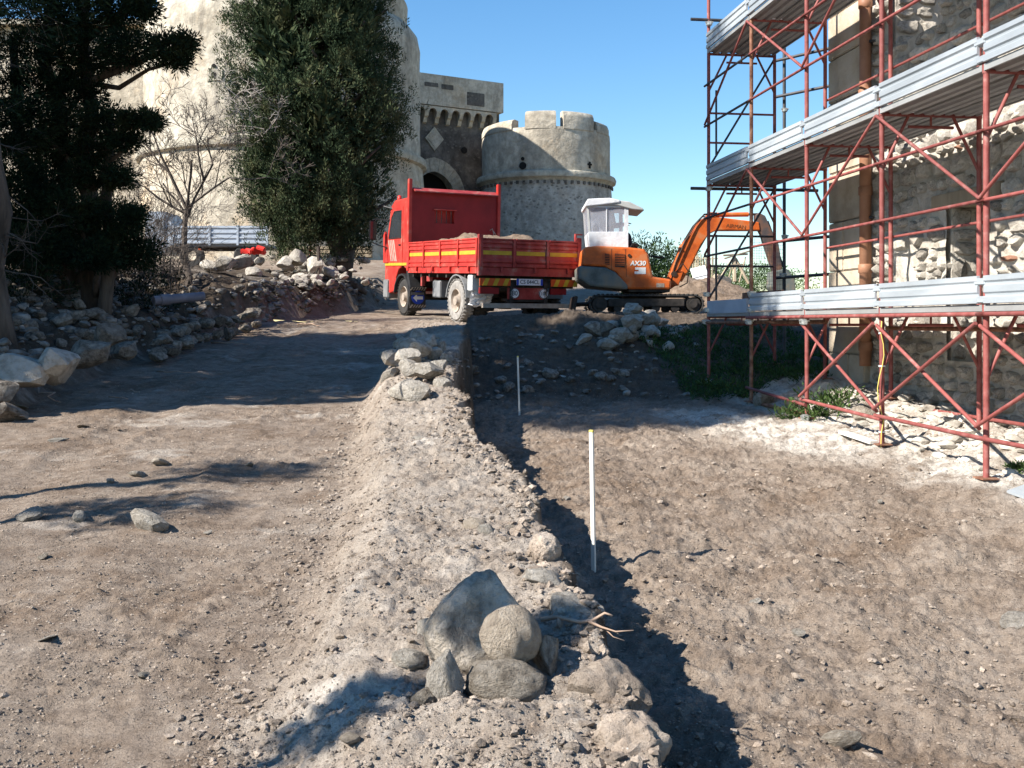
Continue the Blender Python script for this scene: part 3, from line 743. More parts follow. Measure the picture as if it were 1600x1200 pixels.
# wall in front built round the arch
mb = MB(); n_ = len(outer)
pts = [(AX - AW - .75, -1)] + outer + [(AX + AW + .75, -1)]
poly = [(-1.2, -1), (-1.2, zc)] 
half = len(outer) // 2
mb.prism([(-1.2, -1), (-1.2, zc), (AX, zc)] + [outer[i] for i in range(half, -1, -1)] + [(AX - AW - .75, -1)], 0, .9, 'y')
mb.prism([(AX, zc), (GL, zc), (GL, -1), (AX + AW + .75, -1)] + [outer[i] for i in range(len(outer) - 1, half - 1, -1)], 0, .9, 'y')
mb.build('front_wall', M['gate'], gate)
for i in range(len(inner) - 1):
    mb = MB(); e = .012
    a, b, c, d = inner[i], inner[i + 1], outer[i + 1], outer[i]
    def sh(p, q): return (lerp(p[0], q[0], e * 2), lerp(p[1], q[1], e * 2))
    mb.prism([sh(a, b), sh(b, a), sh(c, d), sh(d, c)], -.06 - .015 * (i % 3), .7, 'y'); mb.build('voussoir', M['trim'], gate)
for s_ in (-1, 1):
    for j in range(5):
        z1 = spring - j * .62; gbox('jamb_block', min(AX + s_ * AW, AX + s_ * (AW + .75)) + .01, max(AX + s_ * AW, AX + s_ * (AW + .75)) - .01, -.07, .7, z1 - .6, z1 - .015, M['trim'])
gbox('passage_shade', AX - AW - .2, AX + AW + .2, .95, 1.15, -1, zi + .3, M['void'])  # near-black panel painted for the shade inside the arch
# corbels and arched machicolation
nC = 9; cs = (GL + .2 + .6) / nC
for i in range(nC):
    xk = -.6 + i * cs; z1 = zc - .05
    mb = MB(); mb.prism([(0.0, z1 - 1.0), (-.16, z1 - .95), (-.26, z1 - .68), (-.40, z1 - .6), (-.5, z1 - .3), (-.5, z1), (0, z1)], xk - .12, xk + .12, 'x')
    mb.build('corbel', M['trim'], gate)
    if i < nC - 1:
        mb = MB(); top = z1; pr = [(xk + .12 + (cs - .24) * (1 - math.cos(math.pi * t / 8)) / 2, z1 - .42 + .30 * math.sin(math.pi * t / 8)) for t in range(9)]
        mb.prism([(xk + .12, top)] + pr + [(xk + cs - .12, top)], -.5, -.28, 'y'); mb.build('corbel_arch', M['plaster_g'], gate)
# diamond plaque
dx, dz = at_gate(678, 217)
mb = MB(); mb.prism([(dx, dz - .72), (dx + .62, dz), (dx, dz + .72), (dx - .62, dz)], -.1, .02, 'y'); pq = mb.build('plaque', M['trim'], gate)
mb = MB(); mb.prism([(dx, dz - .52), (dx + .45, dz), (dx, dz + .52), (dx - .45, dz)], -.13, -.1, 'y'); mb.build('panel', M['plaster_g'], pq)
for (a, b, w1, h1) in [(668, 135, .9, .25), (693, 139, .8, .3), (737, 158, 1.2, .8)]:
    x_, z_ = at_gate(a, b); gbox('stone_patch', x_ - w1 / 2, x_ + w1 / 2, -.575, -.5, z_ - h1 / 2, z_ + h1 / 2, M['gate'], .02)
x_, z_ = at_gate(725, 235); mb = MB(); mb.lathe([(.0, -.06), (.2, -.06), (.2, .1)], 14, (x_, 0, z_), 'y'); mb.build('gun_port', M['void'], gate)
gbox('chimney_block', GL + .05, GL + .75, 2.6, 3.6, Ztop - 3, Ztop - .62, M['plaster'])
# curtain wall running left from the great tower
cw = empty('curtain_wall', (-30, 56, 2)); tag(cw, 'long cream curtain wall of the castle behind the dark conifers', 'wall')
mb = MB(); mb.box((-28.5, 58, 8.9), (26, 2.0, 15.2)); mb.build('wall', M['plaster'], cw, world=True)
mb = MB(); mb.box((-28.5, 57.8, 16.65), (26, 2.6, .3)); mb.build('coping', M['trim'], cw, world=True)

# ---------------------------------------------------------------- ruined stone building on the right
CO = Vector((4.52, 14.3, 0)); TX = Vector((.134, -.991, 0)).normalized(); NO = Vector((TX.y, -TX.x, 0))   # NO points out to the track
ruin = empty('stone_building', (CO.x, CO.y, -1.5), (0, 0, math.atan2(TX.y, TX.x)))
tag(ruin, 'roofless rubble stone building behind the red scaffold', 'building')
RZ = 1.5
def rb(name, x0, x1, y0, y1, z0, z1, mt, bev=0, parent=None):
    return MB().box(((x0 + x1) / 2, (y0 + y1) / 2, (z0 + z1) / 2 + RZ), (x1 - x0, y1 - y0, z1 - z0), None, bev).build(name, mt, parent or ruin)
M['mortar'] = mat('pale_lime_mortar', [(.35, .31, .255), (.50, .455, .39), (.60, .555, .49)], .95, scale=3.5, bump=1, bscale=11, dist=.05)
M['rstone'] = mat('wall_rubble_stone', [(.22, .198, .17), (.37, .332, .282), (.48, .435, .375)], .9, scale=6, bump=.8, bscale=20, rnd=.38, dist=.02)
M['rstone_w'] = mat('mortar_smeared_stone', [(.40, .36, .30), (.53, .485, .42), (.60, .56, .50)], .9, scale=7, bump=.9, bscale=18, rnd=.16, dist=.025)
M['ashlar'] = mat('tan_ashlar', [(.36, .285, .205), (.45, .37, .28), (.50, .425, .335)], .9, scale=2.5, bump=.6, bscale=16, rnd=.08, dist=.02)
WT = .62; XL = 6.6; ZB, ZT = -1.75, 6.4
A0, A1, AZ0, AZ1 = 2.80, 3.62, -.42, 1.30     # lower opening
B0, B1, BZ0, BZ1 = 1.55, 2.70, 3.42, 5.4      # upper opening
segs = [(.0, A0, ZB, AZ1), (A1, XL, ZB, AZ1), (A0, A1, ZB, AZ0), (.0, XL, AZ1 + .16, BZ0), (.0, B0, BZ0, BZ1), (B1, XL, BZ0, BZ1), (.0, XL, BZ1, ZT), (.0, A0 - .25, AZ1, AZ1 + .16), (A1 + .25, XL, AZ1, AZ1 + .16)]
for (x0, x1, z0, z1) in segs: 
    # lumpy mortar face
    nx = max(2, int((x1 - x0) / .07)); nz = max(2, int((z1 - z0) / .07))
    xs_ = np.linspace(x0, x1, nx); zs_ = np.linspace(z0, z1, nz); X_, Z_ = np.meshgrid(xs_, zs_)
    edge = np.minimum.reduce([X_ - x0, x1 - X_, Z_ - z0, z1 - Z_]); 
    Yf = -.035 * fbm(X_ * 4, Z_ * 4, 4, 71) * 1.0 - .01
    Vf = np.stack([X_, Yf, Z_ + RZ], -1).reshape(-1, 3); i_ = np.arange(nx - 1)[None, :] + nx * np.arange(nz - 1)[:, None]
    Ff = np.stack([i_, i_ + 1, i_ + 1 + nx, i_ + nx], -1).reshape(-1, 4)
    link('mortar_face', np_mesh('mortar_face', Vf, Ff, True), M['mortar'], ruin)
    rb('wall_core', x0 + .004, x1 - .004, .06, WT, z0 + .004, z1 - .004, M['mortar'])
rb('end_wall', .05, .6, WT, 7, ZB, ZT - .2, M['mortar'])
rb('inner_wall', .3, XL, 3.4, 3.9, ZB, ZT - .6, M['mortar'])
rb('floor_slab', .6, XL, WT, 3.4, 2.1, 2.3, M['mortar'])
rb('lintel', A0 - .25, A1 + .25, -.05, WT - .05, AZ1 + .003, AZ1 + .157, M['wood'], .012)
# stones: one rough block shape per variant, shared
def face_stone(seed):
    rnd = random.Random(seed); n = rnd.randint(7, 9); ring = []
    for i in range(n):
        t = 2 * math.pi * (i + rnd.uniform(-.25, .25)) / n; c, s = math.cos(t), math.sin(t)
        k = 1 / max(abs(c), abs(s)) ; k = lerp(1, k, .5) * rnd.uniform(.78, 1.02)
        ring.append((.5 * c * min(k, 1.2), .5 * s * min(k, 1.2)))
    vs = [(x, .9, z) for x, z in ring] + [(x, -.25 + rnd.uniform(-.1, .1), z) for x, z in ring] + [(x * .74, -.75 + rnd.uniform(-.25, .25), z * .74) for x, z in ring] + [(rnd.uniform(-.1, .1), -.9 + rnd.uniform(-.2, .2), rnd.uniform(-.1, .1))]
    fs = []
    for r_ in range(2):
        for i in range(n):
            j = (i + 1) % n; fs.append((r_ * n + i, r_ * n + j, (r_ + 1) * n + j, (r_ + 1) * n + i))
    for i in range(n): fs.append((2 * n + i, 2 * n + (i + 1) % n, 3 * n))
    me = MB().add(vs, fs).mesh('stone', True); me.set_sharp_from_angle(angle=R(34)); return me
FS = [face_stone(300 + i) for i in range(18)]
for f_ in FS: f_.materials.append(M['rstone'])
FSW = [f_.copy() for f_ in FS]; FSB = [f_.copy() for f_ in FS]
for f_ in FSW: f_.materials[0] = M['rstone_w']
for f_ in FSB: f_.materials[0] = M['brick']
rnd = random.Random(5)
cells = []
z = ZB + .35
while z < ZT - .1:
    h = rnd.choice([.09, .11, .13, .15, .18, .22]); x = 1.02 + rnd.uniform(0, .15)
    while x < XL - .1:
        w_ = rnd.uniform(.8, 2.0) * h + .04; zz = z + rnd.uniform(-.03, .03)
        cx_, cz_ = x + w_ / 2, zz + h / 2
        def hit(a, b, c, d): return x < b - .02 and x + w_ > a + .02 and zz < d - .02 and zz + h > c + .02
        if not hit(A0, A1, AZ0, AZ1 + .17) and not hit(B0, B1, BZ0, BZ1) and not hit(A0 - .25, A1 + .25, AZ1, AZ1 + .16):
            cells.append((cx_, cz_, w_, h))
        x += w_ + .012
    z += h + .008
# keep a part plastered over: leave out some stones where mortar covers them
def facing(c): return not (vnoise(c[0] * 1.1, c[1] * 1.1, 77) > .82)
cells = [c for c in cells if facing(c)]
def shown(c):   # how large it shows: in frame first, then nearest
    X_ = CO + TX * c[0]; px = 800 + X_.x / X_.y * F; py = HOR - c[1] / X_.y * F
    return (px < 1610 and -10 < py < 800, c[2] * c[3] / X_.y ** 2)
cells.sort(key=shown, reverse=True)
restV = []; restF = []; off = 0
for i, (cx_, cz_, w_, h) in enumerate(cells):
    q = rnd.random(); isb = q < .03 and h < .14; h = h * .5 if isb else h; lst = FSB if isb else (FSW if q < .62 else FS); me = lst[rnd.randrange(len(lst))]
    dp = rnd.uniform(.05, .10); fl = -1 if rnd.random() < .5 else 1
    if i < 300:
        o = bpy.data.objects.new('stone', me); COL.objects.link(o); o.parent = ruin
        o.location = (cx_, -.005, cz_ + RZ); o.scale = (w_ * fl, dp, h); o.rotation_euler = (0, rnd.uniform(-.12, .12), 0)
    else:
        v = np.empty(len(me.vertices) * 3, dtype=np.float32); me.vertices.foreach_get('co', v); v = v.reshape(-1, 3) * np.array([w_, dp, h]) + np.array([cx_, -.005, cz_ + RZ])
        restV.append(v); restF.extend([tuple(k + off for k in p.vertices) for p in me.polygons]); off += len(v)
if restV:
    me = bpy.data.meshes.new('stone_facing'); me.from_pydata(np.concatenate(restV).tolist(), [], restF); me.update()
    tag(link('stone_facing', me, M['rstone'], ruin), kind='stuff')
# stones in the far jambs of the openings
for (xj, z0, z1) in [(A0, AZ0, AZ1), (B0, BZ0, BZ1)]:
    z = z0
    while z < z1 - .05:
        h = rnd.uniform(.14, .24); y = .06
        while y < WT - .04:
            w_ = rnd.uniform(.16, .34); w_ = min(w_, WT - y)
            o = bpy.data.objects.new('stone', FS[rnd.randrange(18)]); COL.objects.link(o); o.parent = ruin
            o.location = (xj + .0, y + w_ / 2, z + h / 2 + RZ); o.scale = (w_, .05, h); o.rotation_euler = (0, 0, R(90)); y += w_ + .01
        z += h + .01
# dressed corner pilaster
z = -1.55; i = 0
while z < ZT:
    h = rnd.choice([.52, .6, .68, .46]); j = .006
    if i % 3 == 1:
        xm = rnd.uniform(.35, .65)
        for (a, b) in ((-.06, xm), (xm, 1.0)): rb('ashlar_block', a + j, b - j, -.075 - rnd.uniform(0, .015), .3, z + j, z + h - j, M['ashlar'], .014)
    else: rb('ashlar_block', -.06 + j, 1.0 - j, -.075 - rnd.uniform(0, .015), .3, z + j, z + h - j, M['ashlar'], .014)
    z += h; i += 1
# drainpipe
mb = MB(); mb.tube((1.13, -.13, -.55 + RZ), (1.13, -.13, ZT + RZ), .075, 16); dp_ = mb.build('drainpipe', M['pipe_brown'], ruin, True)
for zc_ in (-.3, .7, 1.7, 2.95, 4.1):
    mb = MB(); mb.lathe([(.076, zc_ + RZ - .06), (.088, zc_ + RZ - .05), (.088, zc_ + RZ + .05), (.076, zc_ + RZ + .06)], 16, (1.13, -.13, 0)); mb.build('pipe_collar', M['pipe_brown'], dp_, True)
for zc_ in (.35, 1.35, 2.55, 3.6):
    mb = MB(); mb.box((1.13, -.06, zc_ + RZ), (.26, .12, .03)); mb.build('pipe_bracket', M['steel_dark'], ruin)

# ---------------------------------------------------------------- scaffold
PB = [Vector((3.95 - .135 * (y - 8.53), y, 0)) for y in (6.75, 8.53, 10.28, 12.06, 13.84, 15.6)]
SN = Vector((.991, .134, 0)); SA = Vector((-.135, 1, 0)).normalized()
scaf = empty('scaffold', (PB[1].x, PB[1].y, -1.4)); tag(scaf, 'red tube scaffold with three galvanised decks against the stone building', 'scaffold')
LV = [.15, 2.15, 4.15]; SW = 1.05; rp = .0245
def sb(name, mb, mt, parent=None, smooth=True): return mb.build(name, mt, parent or scaf, smooth, world=True, auto=40)
def T(name, a, b, r, mt, n=10, parent=None): return sb(name, MB().tube(a, b, r, n), mt, parent)
U = lambda z: Vector((0, 0, z))
for i, p in enumerate(PB):
    q = p + SN * SW
    jit = (i * 37 % 7 - 3) * .004
    for k, b in enumerate((p, q)):
        gz = hz(b.x, b.y) - .03
        po = T('standard', b + U(gz), b + U(6.3) + SA * jit, .0255, M['steel_red'] if i < 4 else M['steel_rust'] if k == 0 and i == 4 else M['steel_red'], 12)
        sb('base_plate', MB().box(b + U(gz + .035), (.15, .15, .012), (0, 0, .13)), M['steel_rust'], po, False)
        for z in (LV[0] - .02, LV[1] - .02):
            sb('spigot_collar', MB().tube(b + U(z - .05), b + U(z + .05), .031, 12), M['steel_red'], po)
    for z in LV:
        T('transom', p + U(z - .05), q + U(z - .05), .021, M['steel_red'])
        a = lerp(p, q, .27); c = lerp(p, q, .73)
        T('frame_bar', a + U(z - .17), c + U(z - .17), .016, M['steel_red'])
        T('knee_brace', p + U(z - .62), a + U(z - .06), .016, M['steel_red'])
        T('knee_brace', q + U(z - .62), c + U(z - .06), .016, M['steel_red'])
        T('hanger', lerp(p, q, .5) + U(z - .17), lerp(p, q, .5) + U(z - .06), .012, M['steel_red'])
# rails and braces along the bays
for i in range(5):
    p0, p1 = PB[i], PB[i + 1]; q0, q1 = p0 + SN * SW, p1 + SN * SW
    o_ = SN * -.045; ex = SA * .06
    for z in (1.02, 1.60, 3.0, 3.62, 5.05):
        T('guard_rail', p0 - ex + U(z) + o_, p1 + ex + U(z) + o_, .0165, M['steel_red'] if i < 4 else M['steel_dark'])
    for z in (1.03, 3.05): 
        if i in (1, 2, 3): T('inner_rail', q0 - ex + U(z) - o_, q1 + ex + U(z) - o_, .0165, M['steel_red'])
    if i < 4:
        T('ledger', p0 - ex + U(.075) + o_, p1 + ex + U(.075) + o_, .02, M['steel_red'])
        T('ledger', p0 - ex + U(-.96) + o_, p1 + ex + U(-.96 + .03 * i) + o_, .02, M['steel_red'])
        T('inner_ledger', q0 - ex + U(-.97) - o_, q1 + ex + U(-.97) - o_, .02, M['steel_red'])
        if i < 3:
            T('cross_brace', p0 + U(-.88) + o_ * 1.3, p1 + U(-.02) + o_ * 1.3, .0175, M['steel_red'])
            T('cross_brace', p0 + U(.0) + o_ * 2.1, p1 + U(-.86) + o_ * 2.1, .0175, M['steel_red'])
    for (z0, z1) in ((1.04, 2.08), (3.02, 4.08)):
        if i % 2 == (0 if z0 < 2 else 0): T('diagonal_brace', p0 + U(z1) + o_ * 1.4, p1 + U(z0) + o_ * 1.4, .0165, M['steel_red'])
        else: T('diagonal_brace', p0 + U(z0) + o_ * 1.4, p1 + U(z1) + o_ * 1.4, .0165, M['steel_red'])
T('tie_tube', P(1100, 504, 15.5), P(1291, 503, 12.0) , .0245, M['steel_rust'], 12)
T('tie_tube', PB[3] + SN * 1.0 + U(-.06), PB[1] + SN * 1.0 + U(-.06), .0245, M['steel_rust'], 12)
T('tie_tube', P(1172, 627, 13.85) , P(1268, 650, 12.1), .0245, M['steel_rust'], 12)
T('tie_tube', PB[5] + U(-.86), PB[5] + SN * 1.3 + U(-.86), .0245, M['steel_rust'], 12)
# end return behind the corner
EP = Vector((4.52, 17.0, 0)); gz = hz(EP.x, EP.y)
T('standard', EP + U(gz), EP + U(6.3), .028, M['steel_dark'], 12)
for z in (4.62, 2.05):
    T('cross_tube', PB[5] + U(z) - SN * .28, PB[5] + U(z) + SN * 1.75, .0245, M['steel_dark'], 12)
for z in (1.35, 3.75, .75, 4.35):
    T('cross_tube', EP + U(z) - SN * .15, EP + U(z + .05) + SN * .8 - SA * 1.2, .026, M['steel_dark'], 12)
for (z0, z1) in ((.35, 2.05), (2.35, 4.05)):
    T('end_brace', PB[5] + U(z0) + SA * .03, PB[5] + SN * SW + U(z1) + SA * .03, .0165, M['steel_dark'])
for z in (.87, 1.33, 2.75, 3.2):
    T('end_rail', PB[5] + U(z), PB[5] + SN * SW + U(z), .0165, M['steel_red'] if z > 2 else M['steel_dark'])
for z in (2.55, .35): T('end_post', PB[5] + SN * .12 + U(z), PB[5] + SN * .12 + U(z + 1.0), .016, M['steel_dark'])
# couplers
def coupler(p, r=.05):
    mb = MB(); mb.box(p, (.085, .075, .07), (0, 0, .14), .012); mb.tube(p + Vector((-.06, -.02, .015)), p + Vector((.06, -.02, .015)), .012, 6); mb.box(p + Vector((0, -.05, -.01)), (.05, .03, .05), None, .008)
    sb('coupler', mb, M['coupler'], None, False)
for p in (P(1103, 503, 15.45), P(1170, 503, 13.75), P(1256, 503, 12.02), P(1104, 460, 15.5), P(1174, 459, 13.75), P(1105, 484, 15.5), P(1174, 484, 13.75), P(1108, 37, 15.55), P(1107, 295, 15.55), P(1226, 172, 16.9), P(1226, 370, 16.9), P(1258, 652, 12.0), P(1107, 595, 15.55), P(1223, 430, 16.9), P(1290, 618, 13.9)): coupler(p)
# decks: three ribbed steel planks per bay and a ribbed toe board outside
def plank(p0, p1, a, b, z):
    """plank between offsets a..b across the frame"""
    w_ = b - a; prof = [(a, z), (b, z), (b, z - .055), (b - .02, z - .055), (b - .02, z - .03)]
    for t in (.68, .36):
        c = a + w_ * t; prof += [(c + .05, z - .03), (c + .03, z - .058), (c - .03, z - .058), (c - .05, z - .03)]
    prof += [(a + .02, z - .03), (a + .02, z - .055), (a, z - .055)]
    n = len(prof); vs = [p0 + SN * s + U(h) for s, h in prof] + [p1 + SN * s + U(h) for s, h in prof]
    fs = [tuple(range(n)), tuple(range(2 * n - 1, n - 1, -1))] + [(i, (i + 1) % n, (i + 1) % n + n, i + n) for i in range(n)]
    return MB().add(vs, fs)
def toe(p0, p1, z, h=.235):
    pr = [(0, 0), (-.022, .004), (-.022, .052), (-.004, .064), (-.004, .082), (-.020, .095), (-.020, .148), (-.004, .16), (-.004, .176), (-.022, .19), (-.022, h - .004), (0, h), (.006, h), (.006, 0)]
    n = len(pr); vs = [p0 + SN * (s - .035) + U(z + t) for s, t in pr] + [p1 + SN * (s - .035) + U(z + t) for s, t in pr]
    fs = [tuple(range(n)), tuple(range(2 * n - 1, n - 1, -1))] + [(i, (i + 1) % n, (i + 1) % n + n, i + n) for i in range(n)]
    return MB().add(vs, fs)
for z in LV:
    for i in range(5):
        p0, p1 = PB[i] + SA * .035, PB[i + 1] - SA * .035
        for (a, b) in ((-.03, .355), (.362, .687), (.694, 1.02)):
            if z < 1 and i == 4 and a > .3: continue
            sb('deck_plank', plank(p0 - SA * .02, p1 + SA * .02, a, b, z + .005), M['galv_deck'], None, False)
        if not (z < 1 and i == 4):
            sb('toe_board', toe(p0 + SA * .01, p1 - SA * .01, z + .012), M['galv'], None, False)
        else:
            mb = MB(); mb.box((p0 + p1) / 2 + U(z + .09) - SN * .03, (.03, 1.66, .19), (0, 0, math.atan2(SA.y, SA.x) - R(90))); sb('toe_board', mb, M['bed_grey'], None, False)
            mb = MB(); mb.box((p0 + p1) / 2 + U(z + .25) + SN * .5, (.04, 1.5, .12), (0, 0, math.atan2(SA.y, SA.x) - R(90))); sb('plank_edge', mb, M['steel_rust'], None, False)
for i in range(5):
    for z in LV:
        if z < 1 and i >= 4: continue
        for dz in (.035, .185):
            c = PB[i] + U(z + dz + .012) - SN * .012
            mb = MB(); mb.box(c + SA * .02, (.085, .15, .055), (0, 0, .134), .006); sb('toe_board_clip', mb, M['galv'], None, False)
# safety net patch at the far end is thin mesh of strands
mb = MB(); n0 = Vector((3.95, 16.9, .25)); 
for k in range(16): mb.tube(n0 + Vector((.036 * k, 0, 0)), n0 + Vector((.036 * k + .02 * math.sin(k), 0, 1.05 + .1 * math.sin(k * 1.7))), .0022, 3, cap=False)
for k in range(26): mb.tube(n0 + Vector((0, 0, .043 * k)), n0 + Vector((.55, 0, .043 * k + .02 * math.sin(k * 2.1))), .0022, 3, cap=False)
tag(mb.build('safety_net', M['steel_dark'], None, world=True), 'thin torn safety net hanging at the far scaffold end', 'net')
# yellow cable tied to the third standard
c0 = PB[2] + SN * -.03 - SA * .035
pts = [c0 + U(.02) + SN * .01] + [c0 + U(-.1 - .11 * k) + SN * (.035 * math.sin(k * .9) * (1 if k < 9 else .2)) for k in range(12)]
mb = MB(); mb.path(pts, .0055, 6); cb = mb.build('cable', M['cable_y'], None, True, world=True); tag(cb, 'thin yellow cable tied down a scaffold post', 'cable')
for k in (0, 3, 9):
    mb = MB(); mb.lathe([(.028, pts[k + 1].z - .008), (.033, pts[k + 1].z - .008), (.033, pts[k + 1].z + .008), (.028, pts[k + 1].z + .008)], 10, (PB[2].x, PB[2].y, 0)); mb.v = [v - cb.location for v in mb.v]; mb.build('cable_tie', M['white'], cb)

# ---------------------------------------------------------------- lettering
def letters(name, body, size, mt, parent, loc, rot, extrude=.004, shear=0.0, align='CENTER', sx=1.0, weight=0.0):
    cu = bpy.data.curves.new('lettering', 'FONT'); cu.body = body; cu.size = size; cu.extrude = extrude; cu.shear = shear; cu.align_x = align; cu.align_y = 'CENTER'; cu.offset = weight
    t = bpy.data.objects.new('lettering', cu); COL.objects.link(t); bpy.context.view_layer.update()
    me = bpy.data.meshes.new_from_object(t.evaluated_get(bpy.context.evaluated_depsgraph_get())); bpy.data.objects.remove(t); bpy.data.curves.remove(cu)
    me.materials.clear(); o = link(name, me, mt, parent, loc); o.rotation_euler = rot; o.scale = (sx, 1, 1); return o

# ---------------------------------------------------------------- red tipper truck
trk = empty('tipper_truck', TRK_O, (TRK_P, 0, TRK_A)); tag(trk, 'red tipper truck loaded with soil parked beside the excavator', 'truck')
def tb(name, x0, x1, y0, y1, z0, z1, mt, bev=0, parent=None, rot=None):
    return MB().box(((x0 + x1) / 2, (y0 + y1) / 2, (z0 + z1) / 2), (x1 - x0, y1 - y0, z1 - z0), rot, bev).build(name, mt, parent or trk)
W = 1.25; L0 = 4.35
def wheel(x, y, side, mt_t, name='wheel', r=.48, wd=.27):
    wr = empty(name, (x, y, r)); wr.parent = trk
    mb = MB(); n = 40
    prof = [(.27, -wd / 2 + .02), (.33, -wd / 2), (.43, -wd / 2 + .005), (r - .015, -wd / 2 + .045), (r, -wd / 2 + .07), (r, wd / 2 - .07), (r - .015, wd / 2 - .045), (.43, wd / 2 - .005), (.33, wd / 2), (.27, wd / 2 - .02)]
    mb.lathe(prof, n, axis='x')
    for k in range(34):
        t = 2 * math.pi * k / 34
        for s in (-1, 1):
            c = Vector((s * (wd / 2 - .06), math.cos(t + s * .04) * (r + .004), math.sin(t + s * .04) * (r + .004)))
            mb.box(c, (.1, .05, .022), Euler((t - math.pi / 2, 0, 0)).to_matrix())
    mb.build('tyre', mt_t, wr, True, auto=30)
    mb = MB(); s = side
    mb.lathe([(.275, s * (wd / 2 - .03)), (.262, s * (wd / 2 + .0)), (.25, s * (wd / 2 - .03)), (.21, s * (wd / 2 - .10)), (.15, s * (wd / 2 - .12)), (.12, s * (wd / 2 - .06)), (.10, s * (wd / 2 + .01)), (.001, s * (wd / 2 + .02))], 28, axis='x')
    for k in range(8):
        t = 2 * math.pi * k / 8; mb.tube((s * (wd / 2 - .12), .165 * math.cos(t), .165 * math.sin(t)), (s * (wd / 2 - .085), .165 * math.cos(t), .165 * math.sin(t)), .018, 6)
    mb.build('rim', M['rim'], wr, True, auto=30)
    return wr
wheel(-W + .16, 1.3, -1, M['rubber_dusty']); wheel(-W + .46, 1.3, -1, M['rubber']); wheel(W - .16, 1.3, 1, M['rubber']); wheel(W - .46, 1.3, 1, M['rubber'])
wheel(-W + .24, 4.95, -1, M['rubber']); wheel(W - .24, 4.95, 1, M['rubber'])
for s in (-.42, .42): tb('chassis_rail', s - .05, s + .05, .1, 6.0, .72, .94, M['chassis'])
for y in (.35, 1.3, 2.3, 3.4): tb('cross_member', -.4, .4, y - .05, y + .05, .74, .9, M['chassis'])
for (y, x1) in ((1.3, .95), (4.95, .95)): MB().tube((-x1, y, .48), (x1, y, .48), .075, 10).build('axle', M['chassis'], trk)
tb('differential', -.2, .2, 1.08, 1.5, .3, .68, M['chassis'], .08)
# bed
tb('bed_floor', -W + .02, W - .02, .05, L0 - .03, 1.10, 1.22, M['truck_red2'])
for y in np.linspace(.3, 4.1, 8): tb('bed_bearer', -W + .05, W - .05, y - .04, y + .04, 1.0, 1.1, M['chassis'])
def gate_panel(name, n, length, z0, z1, frame_mat):
    """drop side along +x from 0..length, outer face toward -y"""
    root = MB(); root.box((length / 2, .015, (z0 + z1) / 2), (length, .03, z1 - z0))
    o = root.build(name, frame_mat)
    for k in range(n + 1):
        x = length * k / n; x = min(max(x, .035), length - .035); MB().box((x, -.018, (z0 + z1) / 2), (.07, .04, z1 - z0), None, .006).build('upright', frame_mat, o)
    for k in range(n):
        a = length * k / n + .05; b = length * (k + 1) / n - .05; H_ = z1 - z0
        rb_ = MB()
        for t in (.06, .22, .72, .88): 
            zc_ = z0 + H_ * t; rb_.prism([(-.0, zc_ - .045), (-.026, zc_ - .025), (-.026, zc_ + .025), (-.0, zc_ + .045)], a, b, 'x')
        rb_.box(((a + b) / 2, -.012, z1 - .015), (b - a, .05, .03))
        rb_.build('panel_rib', frame_mat, o)
        MB().box(((a + b) / 2, -.006, z0 + H_ * .50), (b - a - .02, .012, .085)).build('reflective_strip', M['yellow'], o)
        MB().box(((a + b) / 2 + .1, -.03, z0 - .045), (.05, .05, .12), None, .008).build('hinge', frame_mat, o)
    return o
ls = gate_panel('drop_side', 4, L0 - .1, 1.24, 1.86, M['truck_red']); ls.parent = trk; ls.location = (-W, L0 - .07, 0); ls.rotation_euler = (0, 0, R(-90))
rs = gate_panel('drop_side', 4, L0 - .1, 1.24, 1.86, M['truck_red']); rs.parent = trk; rs.location = (W, .05, 0); rs.rotation_euler = (0, 0, R(90))
tg = gate_panel('tailgate', 3, 2 * W - .04, 1.24, 1.86, M['truck_red2']); tg.parent = trk; tg.location = (-W + .02, -.0, 0)
for s in (-1, 1): tb('corner_post', s * (W - .04) - .05, s * (W - .04) + .05, -.03, .07, 1.05, 1.94, M['truck_red2'], .01)
tb('gate_bracket', W - .16, W - .02, -.04, .02, 1.86, 1.89, M['truck_red2']); tb('gate_bracket', W - .16, W - .13, -.04, .02, 1.89, 2.0, M['truck_red2']); tb('gate_bracket', W - .16, W + .02, -.04, .02, 2.0, 2.03, M['truck_red2'])
tb('sub_rail', -W + .03, W - .03, .0, .1, 1.06, 1.23, M['truck_red2'])
tb('side_rail', -W + .0, -W + .07, .1, L0, 1.1, 1.23, M['truck_red'])
# headboard with window and posts
HZ = 3.22
hb = empty('headboard', (0, L0, 1.24)); hb.parent = trk
wx0, wx1, wz0, wz1 = -.55, -.02, 2.38, 2.70
for (a, b, c, d) in [(-W + .03, wx0, 1.24, HZ), (wx1, W - .03, 1.24, HZ), (wx0, wx1, 1.24, wz0), (wx0, wx1, wz1, HZ)]:
    MB().box(((a + b) / 2, 0, (c + d) / 2 - 1.24), (b - a, .03, d - c)).build('panel', M['red_inner'], hb)
MB().box(((wx0 + wx1) / 2, -.03, wz1 - 1.22), (wx1 - wx0 + .1, .08, .025)).build('window_hood', M['truck_red'], hb)
for k in range(4): MB().box((lerp(wx0, wx1, (k + .5) / 4), .03, (wz0 + wz1) / 2 - 1.24), (.015, .015, wz1 - wz0)).build('grille_bar', M['black'], hb)
mb = MB(); mb.prism([(.02, HZ - 1.24), (-.17, HZ - 1.24 - .09), (-.17, HZ - 1.24 - .06), (.02, HZ - 1.24 + .03)], -W + .1, W - .1, 'x'); mb.build('top_lip', M['truck_red2'], hb)
for s in (-1, 1): MB().box((s * (W - .02), -.0, (HZ - 1.1) / 2), (.09, .12, HZ - 1.1 + .2), None, .012).build('post', M['truck_red'], hb)
